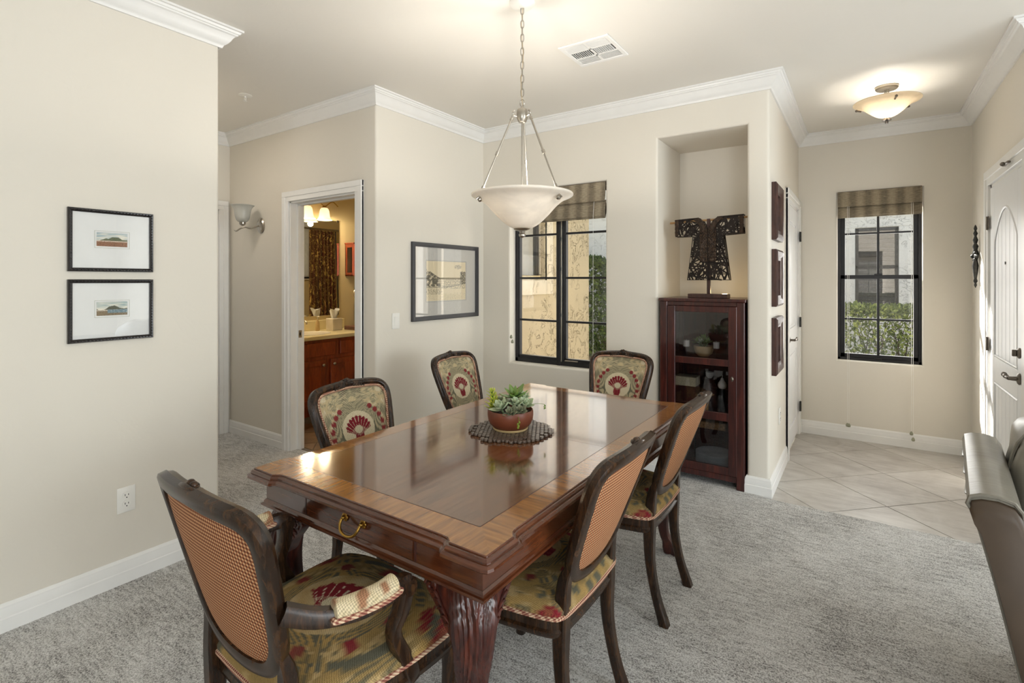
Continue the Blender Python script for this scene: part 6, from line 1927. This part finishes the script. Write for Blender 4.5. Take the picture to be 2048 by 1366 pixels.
for x in (-0.191, 0.024, 0.239):
    m = MB(); m.lathe([(0.001, 0.0), (0.012, 0.0), (0.026, -0.014), (0.030, -0.030), (0.001, -0.030)], (x, -0.14, -0.025), seg=18); m.build('shade_cup', M['brass'], t)
    m = MB(); m.lathe([(r_ * 0.92, -z_) for r_, z_ in sm(bell)], (x, -0.14, -0.045), seg=32); m.build('glass_shade', M['frostlit'], t, angle=70)
    m = MB(); m.ball((x, -0.14, -0.13), (0.022, 0.022, 0.028), 12, 8); m.build('bulb', M['bulb'], t)
    w_ = Matrix.Rotation(R(90), 3, 'Z') @ Vector((x, -0.14, -0.215)) + Vector((-5.199, 3.37, 2.27))
    bulb_light(tuple(w_), 11.0, (1.0, 0.80, 0.52), 0.03)
# wall cabinet, towel ring
t = thing('wall_cabinet', 'small red wood wall cabinet with glass door to the right of the bathroom mirror', 'cabinet', (-5.199, 4.17, 1.45), R(90))
M['redwood'] = wood('red_brown_cabinet', srgb(78, 28, 12), srgb(108, 44, 18), srgb(136, 62, 28), (8, 8, 1.6), 2.0, 0.35, 0.2, 0.03)
cw_ = 0.17
m = MB(); m.box(-cw_ - 0.012, cw_ + 0.012, -0.172, 0.0, 0.385, 0.40, 0.003); m.box(-cw_, cw_, -0.16, 0, 0.0, 0.014, 0.002); m.box(-cw_, cw_, -0.012, 0, 0, 0.385); m.build('body', M['redwood'], t)
for sx in (-1, 1):
    m = MB()
    xa = -cw_ if sx < 0 else cw_ - 0.014
    m.box(xa, xa + 0.014, -0.16, -0.128, 0, 0.385, 0.001); m.box(xa, xa + 0.014, -0.034, 0, 0, 0.385, 0.001); m.box(xa, xa + 0.014, -0.13, -0.03, 0.345, 0.385); m.box(xa, xa + 0.014, -0.13, -0.03, 0.0, 0.04)
    o = m.build('side_frame', M['redwood'], t)
    m = MB(); m.box(xa + 0.005, xa + 0.008, -0.13, -0.03, 0.04, 0.345); m.build('pane', M['smokeglass'], o)
m = MB(); m.box(-cw_, -cw_ + 0.035, -0.176, -0.161, 0, 0.385, 0.001); m.box(cw_ - 0.035, cw_, -0.176, -0.161, 0, 0.385, 0.001); m.box(-cw_ + 0.03, cw_ - 0.03, -0.176, -0.161, 0.35, 0.385); m.box(-cw_ + 0.03, cw_ - 0.03, -0.176, -0.161, 0, 0.04)
o = m.build('door', M['redwood'], t)
m = MB(); m.box(-cw_ + 0.034, cw_ - 0.034, -0.170, -0.167, 0.04, 0.35); m.build('pane', M['smokeglass'], o)
b_ = thing('glass_bottle', 'clear bottle inside the small bathroom wall cabinet', 'bottle', (-5.10, 4.12, 1.4645), R(90))
m = MB(); m.lathe([(0.001, 0), (0.03, 0), (0.032, 0.02), (0.03, 0.14), (0.012, 0.18), (0.012, 0.23), (0.018, 0.24), (0.001, 0.245)], seg=20); m.build('bottle', M['ceramic'], b_)
t = thing('towel_ring', 'nickel towel ring beside the bathroom wall cabinet', 'towel ring', (-5.199, 4.16, 1.30), R(90))
m = MB(); m.lathe([(0.001, 0), (0.028, 0), (0.026, 0.012), (0.010, 0.02), (0.009, 0.05), (0.001, 0.052)], seg=18, mat=Matrix.Rotation(R(90), 4, 'X')); m.tube([(0.075 * math.cos(a), -0.05, -0.07 + 0.075 * math.sin(a)) for a in [2 * math.pi * j / 24 for j in range(24)]], 0.004, 6, closed=True); m.build('ring', M['nickel'], t)
t = thing('hand_towel', 'cream hand towel hanging from the bathroom towel ring', 'towel', (-5.199, 4.16, 1.175), R(90))
rows = []
for i in range(13):
    f = i / 12; zz = 0.0 - 0.27 * f
    w = 0.035 + 0.022 * min(1, f * 3)
    rows.append([Vector((w * (j / 12 * 2 - 1), -0.050 + 0.010 * math.sin(j * 1.7 + 0.5) * min(1, f * 2 + 0.3), zz)) for j in range(13)])
m = MB(); m.grid(rows)
m.grid([[p + Vector((0, 0.012, 0)) for p in r_] for r_ in rows])
m.build('towel', plain('cream_towel', srgb(206, 190, 150), 0.95, var=0.06, bump=0.6, bscale=220, bdist=0.002), t, angle=80)
# shower curtain (seen in the mirror) with tub behind it
def curtain_mat():
    b = NB('brown_leaf_print_curtain')
    v = b.coord('Object', (9, 9, 6))
    n1 = b.noise(v, 1.0, 2, 0.4, 2.6)
    e = b.math('ABSOLUTE', b.math('SUBTRACT', n1, 0.5))
    line = b.ramp(e, [(0.0, (1, 1, 1, 1)), (0.022, (0, 0, 0, 1))])
    n2 = b.noise(b.coord('Object', (18, 18, 10)), 1.0, 2, 0.4, 1.0)
    lf = b.ramp(n2, [(0.63, (0, 0, 0, 1)), (0.66, (1, 1, 1, 1))])
    st = b.noise(b.coord('Object', (30, 30, 0.5)), 1.0, 2)
    base_ = b.ramp(st, [(0.35, srgb(58, 36, 20)), (0.5, srgb(94, 66, 30)), (0.65, srgb(88, 40, 22))])
    f = b.math('MAXIMUM', line, lf)
    c = b.mix(f, base_, srgb(196, 164, 84))
    return b.done(b.bsdf(Base_Color=c, Roughness=0.8))
M['curtain'] = curtain_mat()
t = thing('shower_curtain', 'brown leaf patterned shower curtain reflected in the bathroom mirror', 'curtain', (-3.70, 4.70, 2.14), R(90))
rows = []
for i in range(21):
    f = i / 20
    rows.append([Vector((-0.19 + 0.42 * j / 60 + 0.05 * f * (j / 60), 0.035 * math.sin(j * 0.75) * (0.7 + 0.3 * f), -1.98 * f)) for j in range(61)])
m = MB(); m.grid(rows); m.build('cloth', M['curtain'], t, angle=80)
rows = [[Vector((0.235 + 0.02 * j / 6 + 0.09 * f, 0.02 * math.sin(j) + 0.02, -1.97 * f)) for j in range(7)] for f in [i / 20 for i in range(21)]]
m = MB(); m.grid(rows); m.build('curtain_liner', M['slot'], t, angle=80)
t = thing('curtain_rod', 'nickel shower curtain rod across the tub in the bathroom', 'rod', (-3.70, 5.05, 2.16), R(90))
m = MB(); m.tube([(-0.85, 0, 0), (0.849, 0, 0)], 0.012, 10); m.build('rod', M['nickel'], t)
for k in range(8):
    m = MB(); m.tube([(-0.52 + k * 0.055, 0.018 * math.cos(a), -0.004 + 0.018 * math.sin(a)) for a in [2 * math.pi * j / 14 for j in range(14)]], 0.0015, 5, closed=True); m.build('curtain_ring', M['nickel'], t)
t = thing('bathtub', 'white bathtub behind the shower curtain', 'bathtub', (-3.36, 4.98, 0.006))
m = MB()
def rr(hx, hy, z, n=6, rad=0.12):
    out = []
    for cx, cy, a0 in ((hx - rad, hy - rad, 0), (-hx + rad, hy - rad, 90), (-hx + rad, -hy + rad, 180), (hx - rad, -hy + rad, 270)):
        for k in range(n + 1):
            a = R(a0 + 90 * k / n); out.append(Vector((cx + rad * math.cos(a), cy + rad * math.sin(a), z)))
    return out
m.loft([rr(0.27, 0.80, 0.0, rad=0.04), rr(0.27, 0.80, 0.46, rad=0.04), rr(0.27, 0.80, 0.48, rad=0.05), rr(0.215, 0.72, 0.48), rr(0.19, 0.68, 0.14), rr(0.15, 0.60, 0.10)])
m.build('tub', M['ceramic'], t, angle=50)
t = thing('rain_shower', 'round shower head on the tub wall reflected in the bathroom mirror', 'shower head', (-3.062, 5.15, 1.78), R(-90))
m = MB(); m.tube(spline([(0, 0, 0), (0, -0.06, 0.0), (0, -0.12, -0.04)], 4), 0.009, 8); m.lathe([(0.001, 0), (0.012, 0), (0.045, -0.03), (0.048, -0.04), (0.001, -0.042)], (0, -0.13, -0.045), seg=20); m.lathe([(0.001, 0), (0.03, 0), (0.028, 0.008), (0.001, 0.009)], seg=18, mat=Matrix.Rotation(R(90), 4, 'X')); m.build('head', M['iron'], t)
